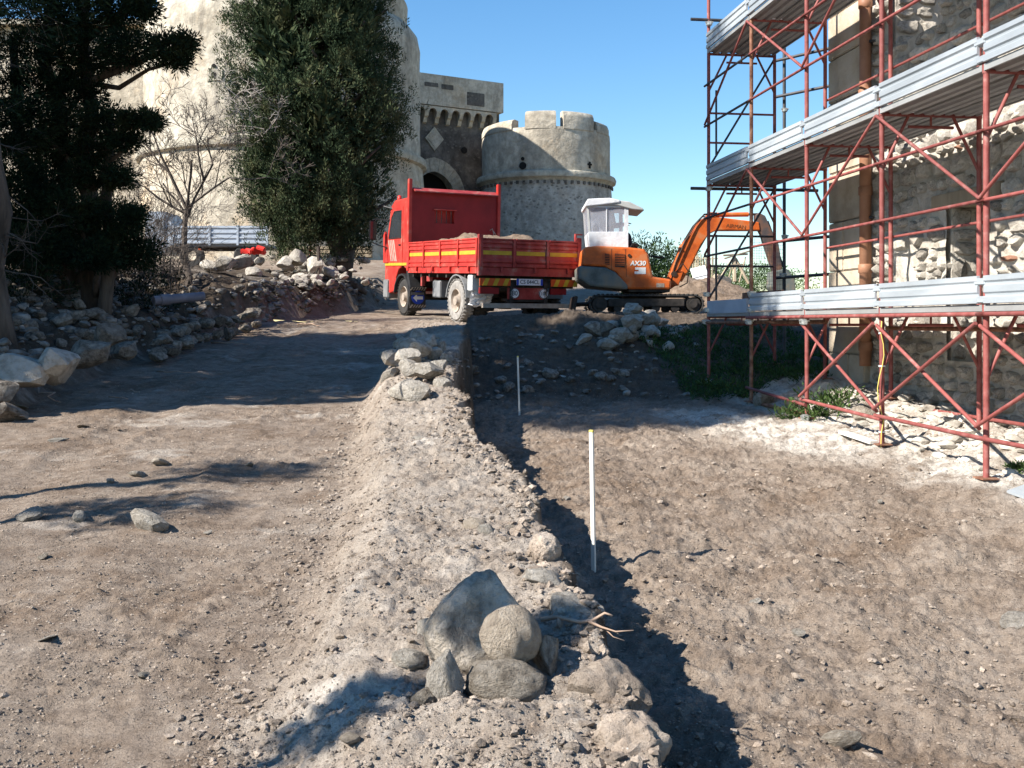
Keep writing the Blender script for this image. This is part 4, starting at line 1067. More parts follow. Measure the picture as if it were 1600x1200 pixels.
mb = MB(); mb.path([(W - .2, -.12, .55), (W - .2, -.13, .95), (W - .24, -.13, 1.05), (W - .31, -.13, 1.0)], .014, 6); mb.path([(W - .2, -.13, .98), (W - .14, -.13, .9)], .012, 6); mb.build('hook_rod', M['rim'], hb, True)
# soil load: uneven heap, own thing
nx, ny = 40, 60; xs_ = np.linspace(-W + .06, W - .06, nx); ys_ = np.linspace(.08, L0 - .06, ny); X_, Y_ = np.meshgrid(xs_, ys_)
e_ = np.minimum.reduce([X_ + W, W - X_, Y_, L0 - Y_])
Zl = 1.60 + .38 * sst(e_ / .7) * (0.55 + .45 * sst((Y_ - .2) / 1.5)) + .10 * fbm(X_ * 2.5, Y_ * 2.5, 4, 81) + .05 * fbm(X_ * 9, Y_ * 9, 3, 82)
Zl[0, :] = Zl[-1, :] = 1.3; Zl[:, 0] = Zl[:, -1] = 1.3
i_ = np.arange(nx - 1)[None, :] + nx * np.arange(ny - 1)[:, None]
Rt = (Matrix.Translation(TRK_O) @ Euler((TRK_P, 0, TRK_A)).to_matrix().to_4x4())
Vl = np.stack([X_, Y_, Zl], -1).reshape(-1, 3); Vl = Vl @ np.array(Rt.to_3x3()).T
ld = link('soil_load', np_mesh('soil_load', Vl, np.stack([i_, i_ + 1, i_ + 1 + nx, i_ + nx], -1).reshape(-1, 4), True), M['soil_load'], None, TRK_O); tag(ld, 'heap of brown soil loaded in the red truck bed', 'soil', None, 'stuff')
# cab
cabp = [(4.52, 1.05), (4.52, 2.92), (4.75, 3.02), (5.65, 3.0), (5.95, 2.85), (6.28, 1.85), (6.36, 1.2), (6.36, .62), (6.0, .55), (5.52, .62), (5.50, .95), (5.30, 1.18), (4.98, 1.27), (4.66, 1.18)]
mb = MB(); mb.prism(cabp, -W + .08, W - .08, 'x'); cab = mb.build('cab', M['truck_red'], trk, bevel=.035)
for s in (-1, 1):
    x = s * (W - .08)
    mb = MB(); mb.prism([(4.98, 1.32), (4.98, 2.80), (5.62, 2.80), (5.88, 2.62), (6.12, 1.86), (6.14, 1.32), (5.5, 1.30), (5.3, 1.32)], x + s * .0, x + s * .018, 'x'); d_ = mb.build('door', M['truck_red'], cab, bevel=.006)
    mb = MB(); mb.prism([(5.08, 2.02), (5.08, 2.68), (5.58, 2.68), (5.78, 2.54), (5.98, 2.02)], x + s * .018, x + s * .024, 'x'); mb.build('window', M['glass'], d_)
    mb = MB(); 
    for (a, b) in (((5.06, 2.0), (5.06, 2.70)), ((5.06, 2.70), (5.6, 2.70)), ((5.6, 2.70), (5.80, 2.55)), ((5.80, 2.55), (6.01, 2.0)), ((6.01, 2.0), (5.06, 2.0)), ((5.66, 2.02), (5.66, 2.66))): mb.tube((x + s * .022, a[0], a[1]), (x + s * .022, b[0], b[1]), .014, 6)
    mb.build('window_frame', M['black'], d_)
    MB().box((x + s * .03, 5.15, 1.82), (.03, .14, .04), None, .008).build('handle', M['black'], d_)
    for k in range(4):
        mb = MB(); y0 = 5.38 + k * .13; mb.prism([(y0, 1.40), (y0 + .07, 1.40), (y0 + .30, 1.96), (y0 + .23, 1.96)], x + s * .019, x + s * .0225, 'x'); mb.build('stripe', M['rim'], d_)
    MB().box((x + s * .012, 5.44, 1.32), (.02, 1.72, .07)).build('reflective_strip', M['yellow'], cab)
    # mirror
    mb = MB(); mb.path([(x, 6.1, 1.75), (x + s * .30, 6.22, 1.85), (x + s * .40, 6.25, 1.9)], .014, 6); mb.build('mirror_arm', M['black'], cab)
    mb = MB(); mb.path([(x, 6.0, 2.5), (x + s * .30, 6.22, 2.52), (x + s * .40, 6.25, 2.5)], .014, 6); mr_ = mb.build('mirror_arm', M['black'], cab)
    MB().box((x + s * .40, 6.24, 2.22), (.2, .07, .52), None, .025).build('mirror', M['black'], mr_)
    MB().box((x + s * .40, 6.2, 2.22), (.16, .012, .46)).build('mirror_glass', M['glass'], mr_)
    mb = MB(); mb.prism([(6.02, 1.36), (6.38, 1.36), (6.40, 2.1), (6.28, 2.2)], x - s * .02, x + s * .05, 'x'); mb.build('wind_deflector', M['truck_red'], cab, bevel=.01)
    # mudguard over front wheel
    mb = MB(); pr = []
    for k in range(11):
        t = R(-35 + 205 * k / 10); pr.append((4.95 - .60 * math.cos(t), .48 + .60 * math.sin(t)))
    pr2 = [(4.95 + (a - 4.95) * .93, .48 + (b - .48) * .93) for a, b in reversed(pr)]
    for k in range(10):
        mb.prism([pr[k], pr[k + 1], pr2[9 - k], pr2[10 - k]], x - s * .34, x + s * .04, 'x')
    mb.build('front_mudguard', M['black'], trk, True, auto=40)
    mb = MB(); mb.prism([(4.18, .55), (4.48, 1.2), (4.6, 1.2), (4.36, .5)], x - s * .3, x + s * .035, 'x'); mb.build('mudguard_skirt', M['black'], trk)
    tb('step_bumper', min(x - s * .3, x + s * .03), max(x - s * .3, x + s * .03), 6.0, 6.42, .42, .92, M['fender'], .03)
    # rear fender
    mb = MB(); pr = []
    for k in range(11):
        t = R(8 + 165 * k / 10); pr.append((1.3 - .60 * math.cos(t), .48 + .60 * math.sin(t)))
    pr2 = [(1.3 + (a - 1.3) * .95, .48 + (b - .48) * .95) for a, b in reversed(pr)]
    for k in range(10): mb.prism([pr[k], pr[k + 1], pr2[9 - k], pr2[10 - k]], s * (W - .03), s * (W - .62), 'x')
    mb.build('rear_fender', M['fender'], trk, True, auto=40)
tb('front_bumper', -W + .1, W - .1, 6.3, 6.44, .45, .85, M['fender'], .03)
tb('windscreen', -W + .2, W - .2, 6.08, 6.1, 2.0, 2.75, M['glass'], 0, cab, (R(16), 0, 0))
mb = MB(); mb.lathe([(.06, 3.0), (.06, 3.05), (.05, 3.13), (.001, 3.15)], 12, (-W + .25, 5.75, 0)); mb.build('beacon', M['red_plastic'], cab, True)
MB().tube((-W + .12, 5.8, 2.78), (-W - .06, 6.1, 2.86), .025, 8).build('mirror_mount', M['black'], cab)
# front mud flap with arrow sign
mf = tb('mud_flap', -W + .02, -W + .44, 4.22, 4.25, .22, .74, M['black'])
for k in range(7):
    mb = MB(); x0 = -W + .02 + k * .07; x1 = x0 + .035
    if k < 6: 
        mb.prism([(x0, .66), (x1, .66), (x1 + .06, .735), (x0 + .06, .735)], 4.212, 4.2185, 'y'); mb.prism([(x0, .225), (x1, .225), (x1 + .06, .30), (x0 + .06, .30)], 4.212, 4.2185, 'y'); mb.build('stripe', M['rim'], mf)
MB().lathe([(.001, 4.2115), (.17, 4.2115), (.17, 4.218)], 24, (-W + .23, 0, .48), 'y').build('arrow_disc', M['blue'], mf)
mb = MB(); mb.prism([(-W + .1, .47), (-W + .2, .57), (-W + .2, .51), (-W + .36, .51), (-W + .36, .43), (-W + .2, .43), (-W + .2, .37)], 4.205, 4.211, 'y'); mb.build('arrow', M['white'], mf)
# tool box, tank, white box, bag
tb('tool_box', -W + .12, -W + .5, 2.45, 2.95, .52, .92, M['fender'], .02)
tb('fuel_tank', W - .6, W - .1, 2.3, 3.3, .5, .95, M['chassis'], .05)
tb('white_box', -W + .02, -W + .32, .38, .62, .72, 1.06, M['white'], .015)
tb('step_bracket', -W + .06, -W + .14, 3.5, 3.6, .78, 1.02, M['truck_red2']); tb('step_bracket', -W + .06, -W + .14, 3.0, 3.2, .9, 1.02, M['truck_red2'])
# rear end
tb('bumper_beam', -W + .1, W - .1, .12, .2, .80, .98, M['chassis'])
for (x0, x1) in ((-W + .05, -W + .78), (W - .72, W - .05)):
    bb = tb('hazard_board', x0, x1, .02, .045, .84, 1.0, M['orange_tape'])
    for k in range(3):
        xx = x0 + .06 + k * .24; mb = MB(); mb.prism([(xx, .842), (xx + .1, .842), (xx + .17, .998), (xx + .07, .998)], .012, .0185, 'y'); mb.build('stripe', M['yellow'], bb)
    tb('tail_light', x0 + .02, x1 - .25, .06, .14, .66, .80, M['red_inner'], .01)
tb('plate_mount', -.5, .45, .08, .12, .55, .80, M['truck_red2'])
pl_ = tb('number_plate', -.32, .32, .02, .035, .86, 1.0, M['plate'])
tb('blue_band', -.32, -.27, .016, .0195, .862, .998, M['blue'], 0, pl_); tb('blue_band', .27, .32, .016, .0195, .862, .998, M['blue'], 0, pl_)
letters('plate_lettering', 'CS 044CL', .125, M['ink'], pl_, (0, .017, .93), (R(90), 0, 0), .002, sx=.92)
for (x, t_) in ((-.34, '80'), (.38, '100')):
    dsc = MB().lathe([(.001, .06), (.115, .06), (.115, .075)], 28, (x, 0, .68), 'y').build('speed_disc', M['plate'], trk)
    MB().lathe([(.10, .0575), (.113, .0575), (.113, .06), (.10, .06)], 28, (x, 0, .68), 'y').build('disc_ring', M['ink'], dsc)
    letters('disc_lettering', t_, .15 if t_ == '80' else .125, M['ink'], dsc, (x, .057, .68), (R(90), 0, 0), .002, sx=.9)
tb('underrun_bar', -W + .15, W - .1, .05, .13, .36, .46, M['rim'])
for x in (-.42, .42): tb('bar_bracket', x - .04, x + .04, .06, .14, .42, .9, M['chassis'])
tb('rear_step', -.5, .5, .1, .4, .50, .56, M['chassis'])
mf2 = MB(); g_ = 9; vs = []; rr = random.Random(3)
for j in range(g_):
    for i in range(g_): vs.append((-W + .02 + .55 * i / 8 + rr.uniform(-.02, .02), .42 + rr.uniform(-.07, .05) + .12 * j / 8, .78 - .44 * j / 8 * (1 - .45 * abs(i / 8 - .35)) + rr.uniform(-.02, .02)))
mf2.add(vs, [(j * g_ + i, j * g_ + i + 1, (j + 1) * g_ + i + 1, (j + 1) * g_ + i) for j in range(8) for i in range(8)])
mf2.build('plastic_flap', M['tarp'], trk)

# ---------------------------------------------------------------- excavator
exc = empty('excavator', EXC); tag(exc, 'orange mini excavator with white tarp cab beside the truck', 'excavator')
KX = .01385
def ex(px, py): return ((px - 1005) * KX, (490 - py) * KX)
def eprism(name, pts, y0, y1, mt, parent=None, bevel=0, smooth=False):
    return MB().prism([ex(*p) for p in pts], y0, y1, 'y').build(name, mt, parent or exc, smooth, bevel=bevel)
for (y0, y1) in ((-.78, -.46), (.46, .78)):
    # track belt: stadium outline with cleats
    tr = empty('track', (0, (y0 + y1) / 2, 0)); tr.parent = exc
    Lh = 1.0; rt = .2; zc_ = .2; out = []
    for k in range(13): t = R(-90 + 180 * k / 12); out.append((Lh + rt * math.cos(t), zc_ + rt * math.sin(t)))
    for k in range(13): t = R(90 + 180 * k / 12); out.append((-Lh + rt * math.cos(t), zc_ + rt * math.sin(t)))
    inn = [((Lh if a > 0 else -Lh) + (a - (Lh if a > 0 else -Lh)) * .84, zc_ + (b - zc_) * .84) for a, b in out]
    mb = MB(); n = len(out); hw = (y1 - y0) / 2
    for k in range(n):
        j = (k + 1) % n; mb.prism([out[k], out[j], inn[j], inn[k]], -hw, hw, 'y')
    per = 4 * Lh + 2 * math.pi * rt
    for k in range(56):
        s = per * k / 56
        if s < 2 * Lh: c = (-Lh + s, zc_ + rt); a = 0
        elif s < 2 * Lh + math.pi * rt: t = math.pi / 2 - (s - 2 * Lh) / rt; c = (Lh + rt * math.cos(t), zc_ + rt * math.sin(t)); a = math.pi / 2 - t
        elif s < 4 * Lh + math.pi * rt: c = (Lh - (s - 2 * Lh - math.pi * rt), zc_ - rt); a = 0
        else: t = -math.pi / 2 - (s - 4 * Lh - math.pi * rt) / rt; c = (-Lh + rt * math.cos(t), zc_ + rt * math.sin(t)); a = math.pi / 2 - t
        mb.box((c[0], 0, c[1]), (.035, hw * 2, .035), (0, a, 0))
    mb.build('belt', M['rubber'], tr)
    for (x, r) in ((Lh - .02, .15), (-Lh + .02, .16)):
        MB().lathe([(.001, -hw - .005), (r * .6, -hw - .005), (r * .62, -hw + .03), (r, -hw + .03), (r, hw - .03), (.001, hw - .03)], 20, (x, 0, zc_), 'y').build('idler', M['chassis'], tr, True, auto=30)
        MB().lathe([(.001, -hw - .012), (r * .5, -hw - .012), (r * .5, -hw)], 16, (x, 0, zc_), 'y').build('hub_cap', M['chassis'], tr)
    for x in (-.6, -.2, .2, .6): MB().lathe([(.001, -hw + .03), (.085, -hw + .03), (.085, hw - .03), (.001, hw - .03)], 14, (x, 0, .115), 'y').build('roller', M['chassis'], tr, True, auto=30)
    MB().box((0, 0, .23), (1.6, hw * 1.9, .17), None, .02).build('track_frame', M['chassis'], tr)
MB().box((0, 0, .32), (.9, .95, .2), None, .03).build('undercarriage', M['chassis'], exc)
MB().lathe([(.38, .38), (.38, .5)], 24).build('slew_ring', M['chassis'], exc)
# blade at the rear
MB().box((-1.5, 0, .2), (.07, 1.5, .34), (0, R(10), 0), .01).build('blade', M['excav_black'], exc)
for y in (-.3, .3): MB().tube((-1.45, y, .2), (-.4, y, .26), .04, 8).build('blade_arm', M['excav_black'], exc)
HB = [(911, 389), (930, 387), (975, 389), (1002, 392), (1008, 400), (1015, 434), (1043, 438), (1042, 453), (977, 453), (960, 428), (942, 419), (908, 417)]
hs_ = eprism('housing', HB, -.72, .72, M['excav'], None, .04)
eprism('counterweight', [(902, 417), (910, 418), (943, 420), (958, 427), (977, 447), (977, 454), (920, 449), (903, 437)], -.76, .76, M['excav_grey'], None, .06)
eprism('floor_plate', [(977, 452), (1042, 452), (1041, 457), (980, 457)], -.65, .65, M['chassis'])
for (a, b) in ((942, 949), (957, 972)):
    gq = eprism('grille', [(a, 399), (b, 400), (b, 420 if b > 955 else 416), (a, 419 if b > 955 else 415)], -.735, -.722, M['excav_black'], hs_)
    for k in range(7):
        z_ = 401 + k * 2.5; eprism('grille_bar', [(a, z_), (b, z_), (b, z_ + .8), (a, z_ + .8)], -.742, -.736, M['excav'], gq)
eprism('panel_seam', [(952, 392), (952.6, 392), (952.6, 424), (952, 424)], -.7235, -.7205, M['excav_black'], hs_)
eprism('panel_seam', [(973, 392), (973.6, 392), (975, 434), (974.4, 434)], -.7235, -.7205, M['excav_black'], hs_)
x_, z_ = ex(992, 414); letters('model_lettering', 'AX30', .135, M['white'], hs_, (x_, -.7235, z_), (R(90), 0, 0), .003, .15, weight=.004)
for (a, b, c, d) in ((988, 1004, 420, 423.5), (987, 1004, 426, 430), (993, 1004, 423.5, 426)): eprism('sticker', [(a, c), (b, c), (b, d), (a, d)], -.7245, -.7215, M['white'], hs_)
eprism('sticker', [(1020, 444), (1032, 444), (1032, 450), (1020, 450)], -.7245, -.7215, M['rim'], hs_)
MB().lathe([(.001, -.735), (.035, -.735), (.035, -.72)], 14, (ex(979, 402)[0], 0, ex(979, 402)[1]), 'y').build('filler_cap', M['excav_black'], hs_)
MB().tube((ex(963, 388)[0], -.5, ex(963, 390)[1]), (ex(963, 384)[0], -.5, ex(963, 384)[1]), .03, 8).build('exhaust_cap', M['excav_black'], exc)
# cab: frame posts, tarp skirt, clear film, canopy
cx0, cx1 = 915, 979
cabx = empty('cab', (ex(947, 389)[0], 0, ex(947, 389)[1])); cabx.parent = exc
def cbox(name, a, b, y0, y1, c, d, mt, bev=0, ba=None, bb=None):
    """panel between px a..b at the bottom row d and ba..bb at the top row c"""
    ba = a if ba is None else ba; bb = b if bb is None else bb
    pts = [ex(a, d), ex(b, d), ex(bb, c), ex(ba, c)]; ox, oz = ex(947, 389)
    return MB().prism([(x - ox, z - oz) for x, z in pts], y0, y1, 'y').build(name, mt, cabx, bevel=bev)
for y in (-.56, .53): 
    cbox('post', 976, 979, y, y + .03, 322, 390, M['canopy']); cbox('post', 920, 923, y, y + .03, 322, 390, M['canopy'], 0, 915, 918)
    cbox('clear_film', 922, 976, y + .008, y + .014, 326, 366, M['film'], 0, 917, 976); cbox('tarp_skirt', 920, 979, y - .004, y + .022, 365, 390, M['tarp'], .008, 918, 979)
    cbox('tarp_band', 914, 979, y - .006, y + .02, 319, 328, M['tarp'], .008); cbox('film_seam', 945, 946.5, y - .003, y + .02, 328, 366, M['tarp']); cbox('tarp_edge', 973, 979, y - .003, y + .021, 328, 366, M['tarp'])
ox, oz = ex(947, 389)
def endpanel(name, px, c, d, mt, px_top=None):
    px_top = px if px_top is None else px_top
    a = ex(px, d); b = ex(px_top, c); MB().add([(a[0] - ox, -.54, a[1] - oz), (a[0] - ox, .54, a[1] - oz), (b[0] - ox, .54, b[1] - oz), (b[0] - ox, -.54, b[1] - oz), (a[0] - ox + .01, -.54, a[1] - oz), (a[0] - ox + .01, .54, a[1] - oz), (b[0] - ox + .01, .54, b[1] - oz), (b[0] - ox + .01, -.54, b[1] - oz)], [(0, 1, 2, 3), (4, 7, 6, 5), (0, 4, 5, 1), (1, 5, 6, 2), (2, 6, 7, 3), (3, 7, 4, 0)]).build(name, mt, cabx)
endpanel('clear_film', 917.5, 326, 366, M['film'], 915); endpanel('tarp_skirt', 920, 366, 390, M['tarp'], 917.5)
mb = MB(); mb.prism([(ex(a, b)[0] - ox, ex(a, b)[1] - oz) for a, b in ((914, 321), (918, 316), (950, 315), (980, 319), (1001, 329), (1003, 333), (985, 331), (962, 325), (914, 325))], -.6, .6, 'y'); mb.build('canopy', M['canopy'], cabx, bevel=.02)
mb = MB(); mb.prism([(ex(a, b)[0] - ox, ex(a, b)[1] - oz) for a, b in ((913, 322), (917, 315), (950, 313.6), (966, 317), (966, 321), (913, 327))], -.62, .62, 'y'); mb.build('tarp_roof', M['tarp'], cabx, bevel=.02)
seat = MB(); seat.box((ex(952, 380)[0] - ox, 0, ex(952, 380)[1] - oz + .02), (.42, .45, .1), None, .03); seat.box((ex(934, 370)[0] - ox, 0, ex(934, 368)[1] - oz), (.1, .45, .5), (0, R(-8), 0), .03); seat.build('seat', M['black'], cabx)
MB().tube((ex(984, 398)[0] - ox, -.2, 0), (ex(989, 380)[0] - ox, -.2, .12), .014, 6).build('lever', M['black'], cabx); MB().tube((ex(984, 398)[0] - ox, .2, 0), (ex(989, 380)[0] - ox, .2, .14), .014, 6).build('lever', M['black'], cabx)
mb = MB(); mb.box((ex(993, 384)[0] - ox, 0, ex(993, 384)[1] - oz), (.14, .5, .1), None, .03); mb.build('console', M['excav_black'], cabx)
# railing behind and hose loops
mb = MB(); mb.path([(ex(1014, 434)[0], .5, ex(0, 434)[1]), (ex(1012, 400)[0], .5, ex(0, 400)[1]), (ex(1022, 397)[0], .5, ex(0, 397)[1]), (ex(1046, 400)[0], .5, ex(0, 400)[1])], .018, 6); mb.build('hand_rail', M['excav_black'], exc)
M['stick_grey'] = mat('shaded_stick_paint', [(.045, .04, .042), (.085, .065, .06), (.16, .08, .05)], .6, scale=3)  # shaded look of the stick put into a darker paint than the boom
# boom, stick, bucket, cylinders
bo = eprism('boom', [(1040, 446), (1048, 425), (1064, 384), (1080, 366), (1094, 344), (1104, 338), (1113, 338), (1186, 347), (1188, 360), (1120, 360), (1108, 366), (1096, 382), (1076, 424), (1062, 442), (1048, 452)], -.13, .13, M['excav'], None, .02)
eprism('boom_side_plate', [(1044, 446), (1052, 424), (1068, 424), (1060, 446)], -.17, .17, M['excav'], bo, .01)
MB().lathe([(.001, -.19), (.06, -.19), (.06, .19), (.001, .19)], 14, (ex(1053, 428)[0], 0, ex(1053, 428)[1]), 'y').build('pivot_pin', M['excav_black'], bo)
M['letter_dull'] = mat('faded_lettering', [(.16, .05, .015)], .6)
x_, z_ = ex(1150, 354); letters('boom_lettering', 'AIRMAN', .115, M['letter_dull'], bo, (x_, -.133, z_), (R(90), R(6), 0), .002)
def E3(px, py, y=0): a = ex(px, py); return Vector((a[0], y, a[1]))
def cyl(name, a, b, f, r, mt, parent):
    a, b = Vector(a), Vector(b); m_ = lerp(a, b, f)
    o = MB().tube(a, m_, r, 12).build(name, mt, parent, True, auto=40); MB().tube(m_, b, r * .55, 10).build('piston_rod', M['excav_black'], o, True, auto=40); return o
cyl('boom_cylinder', E3(1064, 438), E3(1106, 366), .5, .055, M['excav'], exc)
cyl('arm_cylinder', E3(1112, 335), E3(1188, 334), .78, .05, M['excav'], exc)
eprism('cylinder_lug', [(1104, 339), (1108, 331), (1116, 331), (1120, 340)], -.06, .06, M['excav'], bo)
for k, y in enumerate((-.16, -.12, .14)):
    mb = MB(); mb.path([E3(1048 + k, 440, y), E3(1056, 410, y - .02), E3(1070, 378, y - .02), E3(1086, 352, y), E3(1100, 335 + k, y), E3(1120, 333 + k, y)], .014, 6); mb.build('hose', M['excav_black'], bo, True)
mb = MB(); mb.path([E3(1056, 425, -.17), E3(1066, 412, -.24), E3(1075, 425, -.24), E3(1073, 442, -.2), E3(1062, 448, -.15)], .014, 6); mb.build('hose', M['excav_black'], bo, True)
st = eprism('stick', [(1181, 336), (1186, 332), (1196, 337), (1207, 362), (1217, 381), (1222, 415), (1222, 428), (1210, 426), (1205, 412), (1191, 368), (1182, 350)], -.11, .11, M['stick_grey'], None, .015)
cyl('bucket_cylinder', E3(1200, 345), E3(1226, 416), .6, .045, M['excav_black'], exc)
bk_ = eprism('bucket', [(1206, 424), (1226, 420), (1238, 436), (1240, 452), (1228, 464), (1212, 462), (1204, 448)], -.3, .3, M['excav_grey'], None, .02)
for k in range(4): MB().box((ex(1209, 464)[0], -.25 + k * .165, ex(1209, 464)[1]), (.1, .06, .04), (0, R(20), 0)).build('tooth', M['rim'], bk_)

# ---------------------------------------------------------------- people (skinned joint chains)
def person(name, J, mats, loc, rz, label, scale=1.0):
    """J: dict joint -> (pos, radius, parent)"""
    names = list(J); idx = {k: i for i, k in enumerate(names)}
    me = bpy.data.meshes.new(name); me.from_pydata([J[k][0] for k in names], [(idx[J[k][2]], idx[k]) for k in names if J[k][2]], [])
    o = bpy.data.objects.new(name, me); COL.objects.link(o)
    o.modifiers.new('skin', 'SKIN'); sv = None
    sv = me.skin_vertices[0].data if len(me.skin_vertices) else None
    if sv is None:
        bpy.context.view_layer.objects.active = o; o.select_set(True); bpy.ops.mesh.customdata_skin_add(); sv = me.skin_vertices[0].data
    for k in names:
        r_ = J[k][1]; sv[idx[k]].radius = (r_, r_) if not hasattr(r_, '__len__') else r_; sv[idx[k]].use_root = (k == 'pelvis')
    s_ = o.modifiers.new('subdivision', 'SUBSURF'); s_.levels = 2; s_.render_levels = 2
    bpy.context.view_layer.update()
    m2 = bpy.data.meshes.new_from_object(o.evaluated_get(bpy.context.evaluated_depsgraph_get()))
    bpy.data.objects.remove(o); m2.name = name
    m2.materials.clear(); m2.materials.append(mats[0]); m2.materials.append(mats[1])
    hz_ = J['neck'][0][2] + .03
    hands = [Vector(J[k][0]) for k in names if k.startswith('hand')]
    for p in m2.polygons:
        p.use_smooth = True; c = p.center
        p.material_index = 1 if c.z > hz_ or any((c - h).length < .14 for h in hands) else 0
    o = link(name, m2, None, None, loc); o.rotation_euler = (0, 0, rz); o.scale = (scale,) * 3
    return tag(o, label, 'person')
def hand(J, s, wrist, d, side):
    """palm and five fingers from the wrist along d"""
    d = Vector(d).normalized(); sd = Vector(side); w0 = Vector(J[wrist][0]); k = 'hand_' + s
    J[k] = (tuple(w0 + d * .07), (.035, .02), wrist)
    for i, (o_, l_) in enumerate(((-.03, .07), (-.01, .085), (.01, .08), (.03, .065))):
        a = w0 + d * .1 + sd * o_; J['f%s%d' % (s, i)] = (tuple(a), .009, k); J['g%s%d' % (s, i)] = (tuple(a + d * l_ * .6 + Vector((0, 0, -.02))), .008, 'f%s%d' % (s, i))
    J['t' + s] = (tuple(w0 + d * .05 + sd * -.05), .01, wrist); J['u' + s] = (tuple(w0 + d * .09 + sd * -.06), .009, 't' + s)
# operator seated in the cab, facing along the boom (+x)
J = {'pelvis': ((0, 0, 0), .15, None), 'belly': ((0, 0, .18), .14, 'pelvis'), 'chest': ((.04, 0, .42), (.15, .18), 'belly'), 'neck': ((.06, 0, .58), .06, 'chest'), 'jaw': ((.09, 0, .66), .085, 'neck'), 'brow': ((.085, 0, .75), .10, 'jaw'), 'crown': ((.075, 0, .84), .07, 'brow'), 'nose': ((.19, 0, .71), .018, 'jaw')}
for s, y in (('l', -.19), ('r', .19)):
    J['sh' + s] = ((.04, y, .5), .075, 'chest'); J['el' + s] = ((.12, y * 1.3, .22), .052, 'sh' + s); J['wr' + s] = ((.36, y, .26), .036, 'el' + s); hand(J, s, 'wr' + s, (1, 0, .1), (0, 1, 0))
    J['hip' + s] = ((.02, y * .55, -.02), .11, 'pelvis'); J['kn' + s] = ((.45, y * .7, .02), .075, 'hip' + s); J['an' + s] = ((.5, y * .7, -.36), .05, 'kn' + s); J['to' + s] = ((.66, y * .7, -.40), .04, 'an' + s)
so = EXC + Vector((ex(952, 380)[0], 0, ex(952, 380)[1] + .17))
person('person', J, (M['cloth'], M['skin']), so, 0, 'operator in dark clothes seated in the excavator cab', .95)

# ---------------------------------------------------------------- foliage
def leaf_diamonds(p, d, ln, wd, rng):
    """p,d (n,3); each leaf a small folded diamond"""
    n = len(p); r = rng.normal(size=(n, 3)); s = np.cross(d, r); s /= np.linalg.norm(s, axis=1)[:, None] + 1e-9
    ln = ln[:, None]; wd = wd[:, None]
    V = np.stack([p, p + d * ln * .5 + s * wd * .5, p + d * ln, p + d * ln * .5 - s * wd * .5], 1).reshape(-1, 3)
    return V, (np.arange(n) * 4)[:, None] + np.arange(4)[None]
def tufts(C, A, Ln, Rd, per, leaf, rng):
    """upright sprays: C centres, A axes, Ln length, Rd radius"""
    n = len(C); C = np.repeat(C, per, 0); A = np.repeat(A, per, 0); Ln = np.repeat(Ln, per); Rd = np.repeat(Rd, per); m = len(C)
    t = rng.random(m); r = rng.normal(size=(m, 3)); r -= A * (r * A).sum(1)[:, None]; r /= np.linalg.norm(r, axis=1)[:, None] + 1e-9
    rad = Rd * np.sqrt(rng.random(m)) * (1 - .75 * t)
    p = C + A * (t * Ln)[:, None] + r * rad[:, None]
    d = A * .75 + r * .55 + rng.normal(size=(m, 3)) * .3; d /= np.linalg.norm(d, axis=1)[:, None]
    return leaf_diamonds(p, d, leaf * rng.uniform(.7, 1.5, m), leaf * rng.uniform(.20, .36, m), rng)
def crown_mesh(name, parts): 
    V = []; Fq = []; o = 0
    for v, f in parts: V.append(v); Fq.append(f + o); o += len(v)
    return np_mesh(name, np.concatenate(V), np.concatenate(Fq), False)
def limb(mb, a, b, r0, r1, seed, n=6, wob=.08, seg=5):
    rn = random.Random(seed); a, b = Vector(a), Vector(b); L_ = (b - a).length
    pts = [lerp(a, b, k / seg) + (Vector((rn.gauss(0, 1), rn.gauss(0, 1), rn.gauss(0, .4))) * wob * L_ * .3 if 0 < k < seg else Vector()) for k in range(seg + 1)]
    mb.path(pts, [lerp(r0, r1, k / seg) for k in range(seg + 1)], n); return pts

# the lit cypress in the middle
CB = P(525, 408, 30.0)
cy = empty('cypress_tree', (CB.x, CB.y, hz(CB.x, CB.y))); tag(cy, 'tall bushy cypress standing in front of the great tower', 'tree')
rows = [-230, -170, -110, -60, 0, 30, 50, 62, 80, 110, 122, 150, 200, 228, 245, 280, 330, 350, 380, 398]
lef = [430, 400, 378, 368, 363, 360, 358, 356, 358, 362, 358, 354, 362, 366, 366, 374, 395, 410, 430, 455]
rig = [500, 540, 575, 592, 603, 598, 590, 622, 624, 590, 634, 640, 636, 628, 612, 622, 610, 594, 570, 545]
rng = np.random.default_rng(11)
def outline(z_py, side): return np.interp(z_py, rows, lef if side < 0 else rig)
nb = 600
py = rng.uniform(-228, 392, nb); th = rng.uniform(0, 2 * np.pi, nb)
k_ = 30.0 / F
lft = (500 - outline(py, -1)) * k_; rgt = (outline(py, 1) - 500) * k_
cs_ = np.cos(th); rx = np.where(cs_ < 0, lft, rgt); ry = (lft + rgt) / 2
lump = 1 + .22 * fbm(th * 2.2, py / 45., 3, 91)
fr = np.clip(rng.normal(.87, .05, nb), .6, .93) * lump
bx_ = (500 - 800) / F * 30 + rx * cs_ * fr; by_ = 30 + ry * np.sin(th) * fr; bz_ = (HOR - py) * k_
BC = np.stack([bx_, by_, bz_], -1)
out = np.stack([cs_, np.sin(th), np.zeros(nb)], -1)
per_b = 8
TC = np.repeat(BC, per_b, 0) + rng.normal(size=(nb * per_b, 3)) * np.array([.27, .27, .26]); TO = np.repeat(out, per_b, 0)
TA = TO * .30 + np.array([0, 0, 1.0]) + rng.normal(size=TC.shape) * .2; TA /= np.linalg.norm(TA, axis=1)[:, None]
nt_ = len(TC)
outer_ = tufts(TC - TA * .2, TA, rng.uniform(.25, .5, nt_), rng.uniform(.1, .19, nt_), 40, .088, rng)
